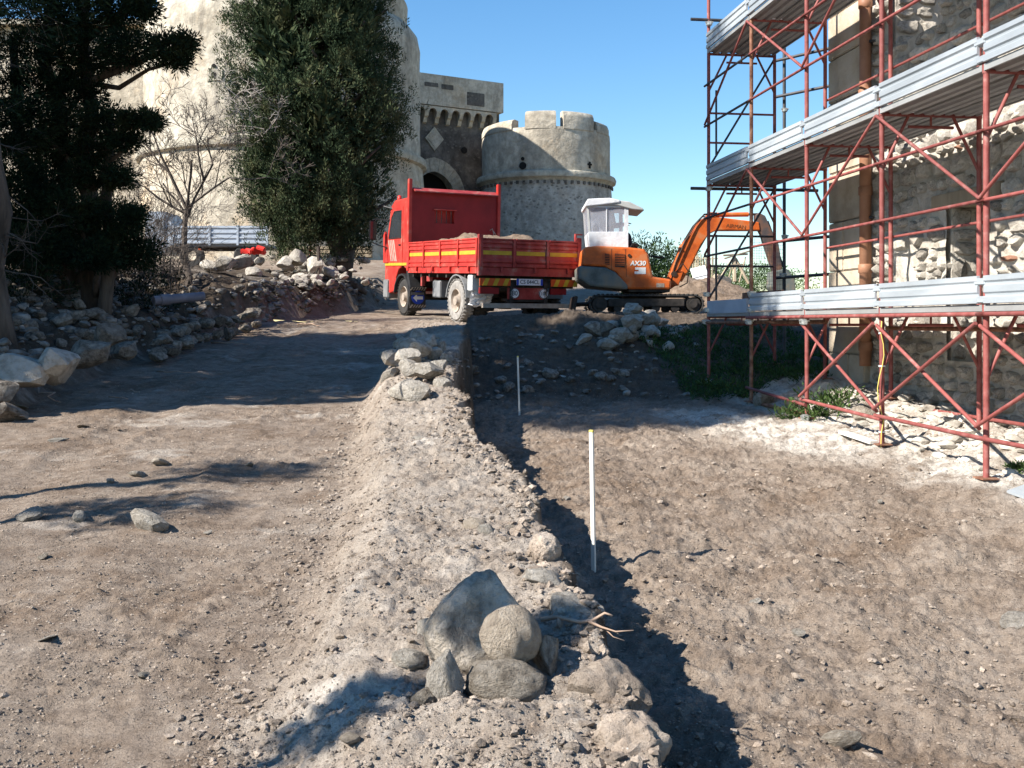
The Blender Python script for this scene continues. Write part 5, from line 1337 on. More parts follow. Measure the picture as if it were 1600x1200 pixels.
# inner mass
ni = 900; pyi = rng.uniform(-200, 380, ni); thi = rng.uniform(0, 6.283, ni); fi = np.sqrt(rng.random(ni)) * .74
li = (500 - outline(pyi, -1)) * k_; ri = (outline(pyi, 1) - 500) * k_
IC = np.stack([(500 - 800) / F * 30 + np.where(np.cos(thi) < 0, li, ri) * np.cos(thi) * fi, 30 + (li + ri) / 2 * np.sin(thi) * fi, (HOR - pyi) * k_], -1)
IA = rng.normal(size=(ni, 3)) * .4 + np.array([0, 0, 1.]); IA /= np.linalg.norm(IA, axis=1)[:, None]
inner_ = tufts(IC, IA, rng.uniform(.4, .8, ni), rng.uniform(.25, .4, ni), 26, .34, rng)
link('crown', crown_mesh('crown', [outer_, inner_]), M['leaf_sun'], cy, -cy.location)
mb = MB(); b0 = Vector((CB.x, CB.y, cy.location.z - .3)); top_ = P(500, -120, 30)
limb(mb, b0, top_, .42, .1, 1, 12, .05, 9)
for k in range(26):
    z = lerp(2.6, 9.5, k / 26); a = Vector((lerp(b0.x, top_.x, (z - 2) / 10), 30, z)); t = k * 2.4
    limb(mb, a, a + Vector((math.cos(t) * 1.8, math.sin(t) * 1.8, 1.1)), .10, .03, k + 5, 6, .1, 4)
for k in range(4): t = k * 1.6; limb(mb, b0 + Vector((0, 0, .5)), b0 + Vector((math.cos(t) * .9, math.sin(t) * .9, -.1)), .22, .06, k + 77, 6, .05, 3)
mb.v = [v - cy.location for v in mb.v]; mb.build('trunk', M['bark'], cy, True)
# bare grey twigs caught in its left side
def twig_tree(mb, p, d, L_, r, depth, rn, spread=.55, up=.1, minr=.003, nseg=3, sides=4):
    pts = [p]; q = p.copy(); dd = d.copy()
    for k in range(nseg):
        dd = (dd + Vector((rn.gauss(0, .16), rn.gauss(0, .16), rn.gauss(0, .12) + up * .15))).normalized(); q = q + dd * (L_ / nseg); pts.append(q.copy())
    mb.path(pts, [lerp(r, r * .62, k / nseg) for k in range(nseg + 1)], sides if r > .02 else 3, False)
    if depth <= 0: return
    nb_ = rn.choice([2, 3, 3]) if depth > 1 else rn.choice([2, 3, 4])
    for b in range(nb_):
        t = rn.uniform(.35, 1.0); a = pts[min(nseg, max(1, int(round(t * nseg))))]
        v = Vector((rn.gauss(0, 1), rn.gauss(0, 1), rn.gauss(0, .8))); v = (v - dd * v.dot(dd)).normalized()
        twig_tree(mb, a, (dd * (1 - spread * .5) + v * spread + Vector((0, 0, up))).normalized(), L_ * rn.uniform(.55, .8), max(minr, r * rn.uniform(.42, .62)), depth - 1, rn, spread, up, minr, nseg, sides)
rn = random.Random(8); mb = MB()
for k in range(16):
    p = P(rn.uniform(365, 440), rn.uniform(150, 210), 27.6 + rn.uniform(-.3, .4)); twig_tree(mb, p, Vector((rn.gauss(0, 1), -.3, rn.gauss(.2, .6))).normalized(), rn.uniform(.35, .7), .016, 3, rn, .8, 0, .006)
M['twig_pale'] = mat('dead_pale_twig', [(.22, .19, .165), (.36, .32, .285)], .9, scale=3)
mb.v = [v - cy.location for v in mb.v]; mb.build('dead_twigs', M['twig_pale'], cy)

# dark layered conifer on the left
DT = Vector((-6.95, 17.0, 0)); DT.z = hz(DT.x, DT.y)
dk = empty('dark_conifer', DT); tag(dk, 'shaded dark conifer with layered boughs above the stone bank', 'tree')
bough = [(40, 10, 17.4, 85, 45), (130, 15, 17, 70, 42), (195, 12, 16.6, 48, 34), (222, 8, 16.4, 24, 18), (150, -60, 17, 110, 50), (40, -70, 17.5, 90, 60),
         (60, 85, 17.4, 85, 38), (140, 85, 17, 70, 36), (205, 78, 16.6, 58, 30), (262, 76, 16.3, 36, 23), (290, 68, 16.2, 14, 10), (278, 95, 16.3, 14, 10),
         (45, 150, 17.6, 70, 40), (120, 140, 17.2, 50, 26), (95, 195, 17.2, 75, 26), (165, 187, 16.8, 50, 19), (212, 188, 16.5, 32, 12), (238, 190, 16.4, 10, 7),
         (55, 235, 17.5, 65, 32), (135, 232, 17, 62, 22), (195, 222, 16.6, 28, 12), (70, 285, 17.5, 55, 30), (150, 272, 17, 52, 20), (185, 280, 16.8, 22, 12),
         (30, 200, 16.5, 60, 60), (30, 300, 16.5, 60, 60), (100, 330, 16.6, 60, 40), (40, 385, 16.2, 60, 40), (140, 400, 16.4, 50, 26), (215, 395, 17.0, 36, 26), (165, 335, 17, 58, 26), (205, 345, 16.7, 26, 22), (70, 345, 17.8, 62, 34), (120, 385, 17.4, 66, 26), (185, 382, 16.9, 40, 24), (60, 400, 17.8, 50, 24)]
rng = np.random.default_rng(21); parts = []; mbt = MB()
stems = [(P(150, 445, 17.2), P(120, -80, 17.3), .2), (P(112, 445, 17.6), P(60, -80, 17.8), .17), (P(160, 447, 17.0), P(172, 170, 17.0), .13), (P(75, 440, 17.8), P(20, 60, 18), .15)]
for k, (a, b, r_) in enumerate(stems): a.z = hz(a.x, a.y) - .2; limb(mbt, a, b, r_, .07, 30 + k, 8, .05, 7)
for k, (px, py, Y, rx, rz) in enumerate(bough):
    c = np.array(P(px, py, Y)); s = Y / F; rx, rz = rx * s, rz * s; ryy = max(rx * .9, .25)
    n = int(50 + 480 * rx * rz); u = rng.normal(size=(n, 3)); u /= np.linalg.norm(u, axis=1)[:, None]; q = rng.random(n) ** .35
    C_ = c + u * q[:, None] * np.array([rx, ryy, rz]) * .92; A_ = u * np.array([1.0, .8, .5]) + np.array([.15, 0, .25]) + rng.normal(size=(n, 3)) * .3; A_ /= np.linalg.norm(A_, axis=1)[:, None]
    parts.append(tufts(C_ - A_ * .12, A_, rng.uniform(.16, .34, n), rng.uniform(.08, .15, n), 26, .075, rng))
    a0 = stems[k % 2]; t_ = max(0.05, min(.95, (445 - py - 40) / 525)); a = lerp(a0[0], a0[1], t_); limb(mbt, a, Vector(c) + Vector((rx * .4, 0, 0)), .07, .02, 60 + k, 5, .1, 4)
link('crown', crown_mesh('crown', parts), M['leaf_shade'], dk, -dk.location)
mbt.v = [v - dk.location for v in mbt.v]; mbt.build('trunk', M['bark'], dk, True)
# leaning trunk at the left frame edge, crown out of view
LT = P(8, 440, 13.2); LT.z = hz(LT.x, LT.y)
lt = empty('cypress_tree', LT); tag(lt, 'thick grey cypress trunk at the left edge of the photo', 'tree')
mb = MB(); limb(mb, LT - Vector((0, 0, .3)), P(-40, -60, 13.2), .20, .13, 5, 12, .03, 8)
rn = random.Random(4)
for k in range(14):
    a = lerp(LT, P(-25, -40, 13.2), rn.uniform(.15, .95)); twig_tree(mb, a, Vector((rn.gauss(.6, .6), rn.gauss(-.3, .5), rn.gauss(0, .4))).normalized(), rn.uniform(.35, .8), .012, 2, rn, .7, 0, .003)
mb.v = [v - lt.location for v in mb.v]; mb.build('trunk', M['bark'], lt, True)
rng = np.random.default_rng(31)
n = 700; u = rng.normal(size=(n, 3)); u /= np.linalg.norm(u, axis=1)[:, None]
C_ = np.array([-6.9, 13.0, 6.2]) + u * (rng.random(n) ** .4)[:, None] * np.array([1.7, 1.9, 3.2]); A_ = u * .7 + np.array([0, 0, .5]); A_ /= np.linalg.norm(A_, axis=1)[:, None]
link('crown', crown_mesh('crown', [tufts(C_, A_, rng.uniform(.3, .55, n), rng.uniform(.12, .22, n), 14, .10, rng)]), M['leaf_shade'], lt, -lt.location)

# row of tall cypresses outside the left of the frame: they shade the track and the trees in view
rng = np.random.default_rng(41); n = 1100; H_ = 15.5
hh = rng.random(n) ** 1.15; prof = np.interp(hh, [0, .08, .3, .6, .85, 1], [.55, 1.0, 1.0, .8, .45, .06]); th = rng.random(n) * 6.283; q = np.sqrt(rng.random(n))
C_ = np.stack([prof * 2.1 * q * np.cos(th), prof * 2.1 * q * np.sin(th), .8 + hh * (H_ - 1)], -1); A_ = np.stack([np.cos(th) * .4, np.sin(th) * .4, np.ones(n)], -1); A_ /= np.linalg.norm(A_, axis=1)[:, None]
SH = crown_mesh('crown', [tufts(C_, A_, rng.uniform(.5, .9, n), rng.uniform(.25, .4, n), 16, .43, rng)]); SH.materials.append(M['leaf_shade'])
mb = MB(); limb(mb, (0, 0, -.6), (0.1, 0, 13), .38, .06, 9, 10, .03, 8); ST_ = mb.mesh('trunk', True); ST_.materials.append(M['bark'])
spots = [(-13.2, 10.6, 1.0, 1.0), (-15.2, 13.2, 1.05, 1.0), (-17.0, 15.4, 1.0, .55), (-11.2, 10.0, .6, .72)]
wd_ = ['nearest', 'second', 'third', 'smallest']
for k, (x, y, s, sz) in enumerate(spots):
    r_ = empty('cypress_tree', (x, y, hz(x, y))); tag(r_, 'tall dark cypress left of the frame, %s in the row along the bank' % wd_[k], 'tree', 'cypresses along the bank left of the frame')
    for me, nm in ((SH, 'crown'), (ST_, 'trunk')):
        o = bpy.data.objects.new(nm, me); COL.objects.link(o); o.parent = r_; 
    r_.scale = (s, s, sz); r_.rotation_euler = (0, 0, k * 1.3)
# leaning tall pine outside the frame: high crown shades the end of the trench and the far scaffold bay
pn = empty('pine_tree', (-13.6, 9.3, hz(-13.6, 9.3))); tag(pn, 'tall leaning pine left of the frame with a high crown', 'tree')
mb = MB(); limb(mb, pn.location - Vector((0, 0, .4)), Vector((-12.2, 6.3, 15)), .3, .1, 19, 10, .02, 8); mb.v = [v - pn.location for v in mb.v]; mb.build('trunk', M['bark'], pn, True)
rng = np.random.default_rng(45); parts = []
for (cx_, cy_, cz_, r_) in ((-12.4, 7.2, 11.9, 1.7), (-13.2, 8.2, 15.7, 1.9), (-12.0, 9.2, 13.4, 2.2)):
    n = 420; u = rng.normal(size=(n, 3)); u /= np.linalg.norm(u, axis=1)[:, None]
    C_ = np.array([cx_, cy_, cz_]) + u * (rng.random(n) ** .4)[:, None] * r_; A_ = u * .5 + np.array([0, 0, .6]); A_ /= np.linalg.norm(A_, axis=1)[:, None]
    parts.append(tufts(C_, A_, rng.uniform(.4, .7, n), rng.uniform(.2, .35, n), 15, .36, rng))
link('crown', crown_mesh('crown', parts), M['leaf_shade'], pn, -pn.location)
# young saplings outside the frame whose thin shadows cross the track
for k, (x, y, h_) in enumerate([(-8.2, 5.6, 4.7), (-8.0, 4.7, 4.2), (-4.17, 2.10, 3.5)]):
    z0 = hz(x, y); rn = random.Random(90 + k); r_ = empty('sapling', (x, y, z0)); tag(r_, ['young tree left of the frame, tallest of the three saplings', 'young tree left of the frame, middle one of the three saplings', 'young tree left of the frame, nearest of the three saplings'][k], 'tree', 'saplings left of the frame')
    mb = MB(); limb(mb, (0, 0, -.2), (.1, .1, h_), .11 if k < 2 else .03, .06 if k < 2 else .02, 3 + k, 8, .04, 6); mb.build('trunk', M['bark'], r_, True)
    rng = np.random.default_rng(70 + k); n = 60; u = rng.normal(size=(n, 3)); u /= np.linalg.norm(u, axis=1)[:, None]
    C_ = np.array([.1, .1, h_ * .95]) + u * (rng.random(n) ** .4)[:, None] * (np.array([.26, .26, .5]) if k < 2 else np.array([.13, .13, .26])); A_ = u * .5 + np.array([0, 0, .6]); A_ /= np.linalg.norm(A_, axis=1)[:, None]
    if k == 2: C_ = np.concatenate([C_, np.array([.27, .38, 3.95]) + u * (rng.random(n) ** .4)[:, None] * np.array([.16, .16, .17])]); A_ = np.concatenate([A_, A_]); n *= 2; mb = MB(); limb(mb, (.08, .08, 2.8), (.27, .38, 3.9), .02, .01, 8, 5, .04, 3); mb.build('branch', M['bark'], r_, True)  # second leaf clump and its branch added to throw shade on the boulder
    link('crown', crown_mesh('crown', [tufts(C_, A_, rng.uniform(.2, .35, n) * (1 if k < 2 else .5), rng.uniform(.1, .16, n) * (1 if k < 2 else .6), 14, .12 if k < 2 else .1, rng)]), M['leaf_shade'], r_)

# bare winter tree before the tower
rn = random.Random(12); b0 = P(288, 418, 22.5); b0.z = hz(b0.x, b0.y) - .1
bt = empty('bare_tree', b0); tag(bt, 'leafless small tree with thin branches before the pale tower', 'tree')
mb = MB(); tp = limb(mb, (0, 0, -.1), (.08, 0, 2.0), .075, .05, 2, 8, .08, 6)
fork = tp[-1]
for (d, L_, r_) in (((-.35, .1, 1), 1.35, .04), ((.45, -.1, 1), 1.3, .04), ((.05, .2, 1), 1.2, .035), ((.8, .1, .6), 1.1, .03), ((-.8, -.1, .45), 1.2, .03), ((-.6, .2, .8), 1.1, .028)):
    twig_tree(mb, fork - Vector((0, 0, rn.uniform(0, .5))), Vector(d).normalized(), L_, r_, 6, rn, .62, .10, .0052)
mb.build('branches', M['twig'], bt)
# leafless brush around its foot
for k, (px, py, Y, h_, lab) in enumerate([(215, 425, 20.5, 1.9, 'tangled bare brush between the dark conifer and the bare tree'), (255, 425, 21.5, 1.4, 'low bare brush at the foot of the leafless tree'), (190, 430, 19.5, 1.5, 'bare brush low beside the dark conifer trunk'), (30, 420, 18.5, 1.6, 'dry brush behind the trunk at the left edge'), (240, 330, 22.8, 1.9, 'grey twiggy thicket left of the leafless tree'), (262, 400, 23.5, 2.4, 'tall tangled brush right behind the leafless tree'), (228, 400, 21.2, 2.6, 'tall dark brush tangled against the conifer edge')]):
    b0 = P(px, py, Y); b0.z = hz(b0.x, b0.y) - .05; rn = random.Random(200 + k); mb = MB()
    for j in range(9):
        twig_tree(mb, Vector((rn.gauss(0, .25), rn.gauss(0, .25), 0)), Vector((rn.gauss(0, .45), rn.gauss(0, .45), 1)).normalized(), h_ * rn.uniform(.35, .6), .013, 4, rn, .6, .08, .004, 3, 3)
    o = mb.build('bare_bush', M['twig'], None); o.location = b0; tag(o, lab, 'bush', 'bare bushes by the left bank')
# dark evergreen undergrowth behind the bank
for k, (px, Y, rx, rz, lab) in enumerate([(95, 18.6, .9, .8, 'low dark evergreen shrub behind the left conifer trunks'), (225, 19.0, .7, .9, 'small dark evergreen shrub right of the conifer trunks'), (40, 16.0, .6, .6, 'dark evergreen shrub beside the left edge trunk')]):
    b0 = P(px, 430, Y); b0.z = hz(b0.x, b0.y); rng = np.random.default_rng(300 + k); n = 150; u = rng.normal(size=(n, 3)); u /= np.linalg.norm(u, axis=1)[:, None]; u[:, 2] = np.abs(u[:, 2])
    C_ = u * (rng.random(n) ** .4)[:, None] * np.array([rx, rx, rz * 1.5]); A_ = u + np.array([0, 0, .5]); A_ /= np.linalg.norm(A_, axis=1)[:, None]
    tag(link('evergreen_shrub', crown_mesh('evergreen_shrub', [tufts(C_, A_, rng.uniform(.15, .3, n), rng.uniform(.08, .14, n), 14, .07, rng)]), M['leaf_shade'], None, b0), lab, 'shrub', 'evergreen shrubs on the left bank')

# green shrubs behind the excavator and on the slope beyond
for k, (px, py, Y, rx, rz, lab) in enumerate([(1030, 440, 33, 1.3, 1.3, 'bright green shrub behind the excavator seat'), (1005, 430, 34, .8, 1.3, 'grey green shrub just right of the tarp cab'), (1062, 442, 35, 1.2, .9, 'low green shrub seen under the excavator boom'),
        (1150, 452, 44, 2.2, .9, 'green scrub beyond the wooden trestle'), (1205, 462, 42, 2.0, 1.0, 'green scrub seen between scaffold posts near the stick'), (1120, 452, 46, 1.6, .9, 'green scrub behind the cane fence'), (1180, 450, 47, 2.0, .9, 'distant green scrub on the slope edge')]):
    b0 = P(px, py, Y); rng = np.random.default_rng(400 + k); n = 230; u = rng.normal(size=(n, 3)); u /= np.linalg.norm(u, axis=1)[:, None]
    C_ = u * (rng.random(n) ** .4)[:, None] * np.array([rx, rx, rz]); A_ = u + np.array([0, 0, .5]); A_ /= np.linalg.norm(A_, axis=1)[:, None]
    r_ = empty('shrub', (b0.x, b0.y, hz(b0.x, b0.y) - .2)); tag(r_, lab, 'shrub', 'shrubs beyond the excavator')
    link('foliage', crown_mesh('foliage', [tufts(C_, A_, rng.uniform(.25, .5, n), rng.uniform(.15, .25, n), 14, .13, rng)]), M['leaf_bush'], r_, b0 - r_.location)
    mb = MB(); 
    for j in range(4): limb(mb, (0, 0, 0), (math.cos(j * 1.7) * rx * .4, math.sin(j * 1.7) * rx * .4, b0.z - r_.location.z), .05, .02, j, 5, .1, 3)
    mb.build('stem', M['bark'], r_)

# ground cover on the shaded bank by the scaffold and weeds at its foot
rng = np.random.default_rng(51); n = 2600
y = rng.uniform(14.2, 18.8, n); x = rng.uniform(1.9, 5.2, n); k = (fbm(x * 1.2, y * 1.2, 3, 95) > -.28) & (x > 2.0 + .25 * (18.5 - y) * .6); x, y = x[k], y[k]; z = ground_h(x, y)
C_ = np.stack([x, y, z], -1); A_ = rng.normal(size=C_.shape) * .6 + np.array([0, 0, 1]); A_ /= np.linalg.norm(A_, axis=1)[:, None]
tag(link('weeds', crown_mesh('weeds', [tufts(C_, A_, rng.uniform(.05, .16, len(x)), rng.uniform(.05, .11, len(x)), 9, .06, rng)]), M['leaf_weed']), 'dark green weeds covering the shaded bank behind the scaffold', 'weeds', None, 'stuff')
for k, (px, py, Y, s, lab) in enumerate([(1300, 650, 12.3, .3, 'small leafy weed at the foot of the corner pilaster'), (1236, 660, 12.4, .22, 'little green weed beside the rusty ground tube'), (1278, 662, 12.0, .2, 'green weed tuft at the third scaffold post'), (1120, 612, 14.9, .25, 'weed clump by the far scaffold post'), (1160, 615, 14.3, .22, 'weed clump between the two farthest front posts'), (1590, 745, 8.7, .08, 'tiny weed sprig near the nearest scaffold post')]):
    b0 = P(px, py, Y); b0.z = hz(b0.x, b0.y); rng = np.random.default_rng(500 + k); n = 40; A_ = rng.normal(size=(n, 3)) * .6 + np.array([0, 0, 1]); A_ /= np.linalg.norm(A_, axis=1)[:, None]
    C_ = rng.normal(size=(n, 3)) * s * np.array([.45, .45, .0]) + np.array([0, 0, s * .1])
    tag(link('weed', crown_mesh('weed', [tufts(C_, A_, rng.uniform(.4, 1.0, n) * s, np.full(n, .25 * s), 10, .22 * s + .02, rng)]), M['leaf_bush'], None, b0), lab, 'weed', 'weeds at the scaffold foot')

# ---------------------------------------------------------------- foreground stones on the mound
def big_stone(name, c, scale, rot, seed, label, mt, cuts=8, rough=.06, keep=.62, sub=4, group=None):
    me = rock_mesh(name, seed, sub, cuts, rough, 1.0, keep); o = link(name, me, mt, None, c); o.scale = scale; o.rotation_euler = rot
    return tag(o, label, 'stone', group)
def G(px, py, z):      # pixel on a horizontal level z
    return P(px, py, z * F / (HOR - py))
GR = 'stones of the small heap on the mound'
# hollowed boulder: a lump with a scooped basin
me = rock_mesh('boulder', 611, 5, 5, .05, 1.0, .75)
V = np.empty(len(me.vertices) * 3, dtype=np.float32); me.vertices.foreach_get('co', V); V = V.reshape(-1, 3)
V[:, 0] *= np.interp(V[:, 2], [-1, -.2, 1.1], [1.1, 1.0, .42])
d_ = np.exp(-((V[:, 0] + .30) / .40) ** 2 - ((V[:, 2] + .20) / .46) ** 2) * (V[:, 1] < 0); V[:, 1] += .50 * d_
d_ = np.exp(-((V[:, 0] + .1) / .2) ** 2 - ((V[:, 2] - .45) / .5) ** 2) * (V[:, 1] < 0); V[:, 1] += .16 * d_
me.vertices.foreach_set('co', V.ravel()); me.update()
def PM(px, py, Y): return P(px, py, Y * .955)
c = PM(757, 978, 4.46); o = link('stone', me, M['stone'], None, c); o.scale = (.255, .20, .225); o.rotation_euler = (R(-30), R(4), R(6)); tag(o, 'large grey hollowed boulder with pointed top on the mound', 'stone', GR)
big_stone('stone', PM(795, 997, 4.16), (.112, .105, .118), (R(-25), R(22), .3), 622, 'smooth rounded tan cobble resting on the hollowed boulder', M['stone_tan'], 3, .03, .86, 4, GR)
big_stone('stone', PM(795, 1066, 4.06), (.172, .12, .088), (R(6), R(3), .1), 633, 'broad flat grey stone at the front of the mound heap', M['stone'], 6, .10, .70, 4, GR)
big_stone('stone', PM(695, 1066, 4.02), (.078, .075, .125), (R(5), R(-6), .5), 644, 'pale upright wedge stone left of the broad flat stone', M['stone_pale'], 9, .05, .55, 4, GR)
big_stone('stone', PM(855, 1022, 4.22), (.058, .09, .105), (R(-10), R(10), .2), 655, 'narrow grey slab stone right of the tan cobble', M['stone'], 9, .04, .55, 4, GR)
big_stone('stone', PM(684, 985, 4.62), (.10, .1, .09), (0, .4, .6), 666, 'half buried grey stone behind the boulder on its left', M['stone_pale'], 8, .05, .6, 4, GR)
big_stone('stone', PM(640, 1030, 4.4), (.075, .08, .04), (.1, .1, 1.2), 671, 'small half buried lump left of the boulder', M['stone_pale'], 6, .12, .7, 3, GR)
big_stone('stone', PM(665, 1092, 3.98), (.06, .05, .045), (0, 0, .3), 672, 'small rough stone below the pale wedge stone', M['stone'], 7, .12, .7, 3, GR)
big_stone('stone', PM(545, 1152, 3.72), (.045, .03, .022), (0, 0, .5), 673, 'small yellowish stone on the lower left mound slope', M['stone_tan'], 7, .05, .6, 3)
big_stone('stone', PM(728, 1168, 3.72), (.032, .03, .028), (0, 0, .2), 674, 'small rounded stone near the bottom centre of the photo', M['stone'], 6, .08, .7, 3)
big_stone('stone', PM(822, 1122, 3.85), (.03, .03, .028), (0, .2, .7), 675, 'tiny pale stone in front of the heap on the mound', M['stone_pale'], 6, .05, .7, 3)
big_stone('stone', PM(898, 962, 4.9), (.16, .16, .11), (.3, .2, .8), 676, 'large pale slab in the mound edge above the dry root', M['stone_pale'], 8, .06, .6, 4)
big_stone('stone', PM(850, 905, 5.25), (.12, .1, .05), (.1, .15, .3), 677, 'flat pale stone on the mound edge above the boulder', M['stone_pale'], 9, .05, .55, 4)
big_stone('stone', PM(852, 858, 5.6), (.085, .08, .085), (0, .1, .3), 678, 'round crusty clod on the mound edge below the tall stake', M['gravel'], 4, .16, .8, 4)
big_stone('stone', PM(744, 823, 6.35), (.075, .08, .055), (0, .1, .2), 679, 'brownish cobble on the mound beside a pale stone', M['stone_tan'], 4, .05, .8, 3)
big_stone('stone', PM(760, 835, 6.15), (.08, .07, .06), (0, .2, .9), 680, 'pale angular stone on the mound touching a brown cobble', M['stone_pale'], 8, .05, .6, 3)
big_stone('stone', PM(798, 831, 6.25), (.07, .06, .035), (0, .1, .3), 681, 'flat stone right of the paired stones on the mound', M['stone'], 8, .05, .6, 3)
big_stone('stone', PM(651, 688, 9.3), (.09, .08, .05), (0, .1, .6), 682, 'single pale stone on top of the mound past the cobbles', M['stone_pale'], 8, .06, .6, 3)
big_stone('stone', PM(767, 700, 8.9), (.05, .05, .03), (0, .1, .6), 683, 'white chip on the mound edge above the dark trench', M['stone_pale'], 8, .06, .6, 3)
big_stone('stone', PM(958, 1085, 4.05), (.16, .15, .12), (.2, .3, .4), 684, 'clodded lump on the crumbled mound edge near the bottom', M['gravel'], 5, .18, .75, 4)
big_stone('stone', PM(985, 1160, 3.6), (.11, .13, .10), (.2, .3, 1.4), 685, 'crusty earth lump at the mound edge by the frame bottom', M['gravel'], 4, .2, .8, 4)
# stone pile on the mound farther back
heap = [(632, 610, .20, .105), (668, 588, .20, .115), (640, 590, .17, .1), (620, 565, .21, .12), (655, 560, .18, .1), (640, 548, .2, .12), (668, 545, .18, .11), (610, 582, .13, .07), (645, 612, .21, .105), (684, 575, .14, .09), (690, 598, .12, .08), (628, 540, .17, .1), (655, 528, .2, .12), (606, 552, .15, .09), (680, 552, .13, .08), (660, 610, .13, .08), (640, 572, .19, .1), (650, 520, .16, .09), (672, 525, .16, .09), (625, 522, .14, .08), (690, 540, .12, .08), (700, 560, .12, .07)]
for k, (px, py, sx, sz) in enumerate(heap):
    p = ray_ground(px, py + 8, 8.5, 21); r_ = rock((p.x, p.y, hz(p.x, p.y) + .15 * max(0, 1 - abs(px - 652) / 40) * (536 < py < 596)), (sx * 1.2, sx * 1.0, sz * 1.6), 700 + k, 'rough pale stone in the pile along the middle of the mound', 'stones piled on the middle of the mound', True, sink=.3)
# stones that lie singly on the track
for k, (px, py, s, lab) in enumerate([(231, 826, (.16, .12, .085), 'single grey block lying on the dirt track at left'), (248, 727, (.12, .1, .06), 'grey stone half in the upper shadow streak on the track'), (215, 745, (.12, .1, .05), 'flat stone in the middle of the upper shadow streak'), (172, 756, (.05, .05, .035), 'small pebble stone at the lower rim of the upper shadow'), (125, 812, (.07, .06, .05), 'stone inside the lower shadow streak on the track'), (45, 815, (.1, .09, .05), 'low stone in the lower shadow streak near the frame edge'),
      (65, 873, (.05, .04, .022), 'small brown flat stone left of the grey block'), (224, 1056, (.05, .03, .025), 'small whitish lump alone on the lower left track'), (325, 833, (.035, .03, .02), 'small pale stone right of the grey block'), (75, 1000, (.1, .06, .012), 'pale flat patch stone embedded in the lower left track'), (390, 730, (.07, .05, .03), 'broken stone at the tip of the upper shadow streak'), (30, 640, (.12, .1, .02), 'flat pale stone embedded by the left shadow edge'), (130, 668, (.13, .08, .02), 'long pale stone embedded in the upper left track'), (90, 690, (.14, .06, .02), 'pale flat stone embedded left of the long one'),
      (545, 612, (.06, .05, .03), 'small stone where the track meets the mound')]):
    p = ray_ground(px, py, 3.2, 20); rock((p.x, p.y, hz(p.x, p.y)), s, 800 + k, lab, 'single stones on the track', k not in (1, 6), sink=.2)
for k, (px, py, s, lab) in enumerate([(1312, 1165, (.07, .11, .05), 'brown stone near the bottom of the dug floor'), (1246, 985, (.06, .04, .04), 'pointed stone on the dug floor right of the trench shadow'), (1590, 972, (.16, .12, .05), 'white mortar lump at the right edge of the dug floor'), (1375, 790, (.03, .03, .03), 'small white stone cube on the dug floor'), (1180, 940, (.05, .04, .02), 'small clod on the middle of the dug floor'), (885, 780, (.06, .05, .05), 'white stone at the trench shadow edge behind the tall stake')]):
    p = ray_ground(px, py, 3.6, 20); rock((p.x, p.y, hz(p.x, p.y)), s, 850 + k, lab, 'single stones on the dug floor', k != 0, sink=.25)

# ---------------------------------------------------------------- rubble: left bank, cypress heap, excavator heap
rn = random.Random(33)
def bank_stone(px, py, Y, s, k, lab, grp, pale, sink=.35):
    p = P(px, py, Y); return rock((p.x, p.y, max(p.z - s * .5, hz(p.x, p.y) - .02)), s, 900 + k, lab, grp, pale, sink=sink)
k = 0
# big front blocks at the left
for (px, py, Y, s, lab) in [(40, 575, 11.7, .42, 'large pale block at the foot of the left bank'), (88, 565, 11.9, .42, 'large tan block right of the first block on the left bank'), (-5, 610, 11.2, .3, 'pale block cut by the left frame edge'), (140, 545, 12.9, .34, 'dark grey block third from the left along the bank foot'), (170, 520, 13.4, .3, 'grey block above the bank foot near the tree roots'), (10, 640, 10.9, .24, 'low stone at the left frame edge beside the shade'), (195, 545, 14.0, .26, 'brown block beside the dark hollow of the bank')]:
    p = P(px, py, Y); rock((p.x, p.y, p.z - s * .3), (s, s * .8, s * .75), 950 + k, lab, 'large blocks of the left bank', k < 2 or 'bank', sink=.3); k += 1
# retaining row farther along
for j in range(15):
    t = j / 14; px = lerp(240, 400, t); Y = lerp(16.0, 21.5, t); x = (px - 800) / F * Y
    for q in range(2):
        s = rn.uniform(.14, .2); p = (x + rn.uniform(-.1, .1), Y + rn.uniform(-.2, .2), hz(x + .3, Y) + .1 + q * .26)
        rock(p, s, 1000 + k, 'stone in the low retaining row along the left of the track', 'retaining row stones', 'bank', sink=.3); k += 1
# loose rubble on the bank
for j in range(105):
    px = rn.uniform(-10, 420); py = rn.uniform(438, 540) - px * .02
    p = ray_ground(px, py, 9, 27)
    if p.x > float(bank_x(p.y)) - .25: continue
    s = rn.choice([.07, .09, .11, .14, .18]) * rn.uniform(.85, 1.15)
    rock((p.x, p.y, hz(p.x, p.y) + rn.uniform(0, .08)), s, 1100 + k, 'loose grey stone among the rubble under the left conifers', 'rubble under the left conifers', 'bank', sink=.25); k += 1
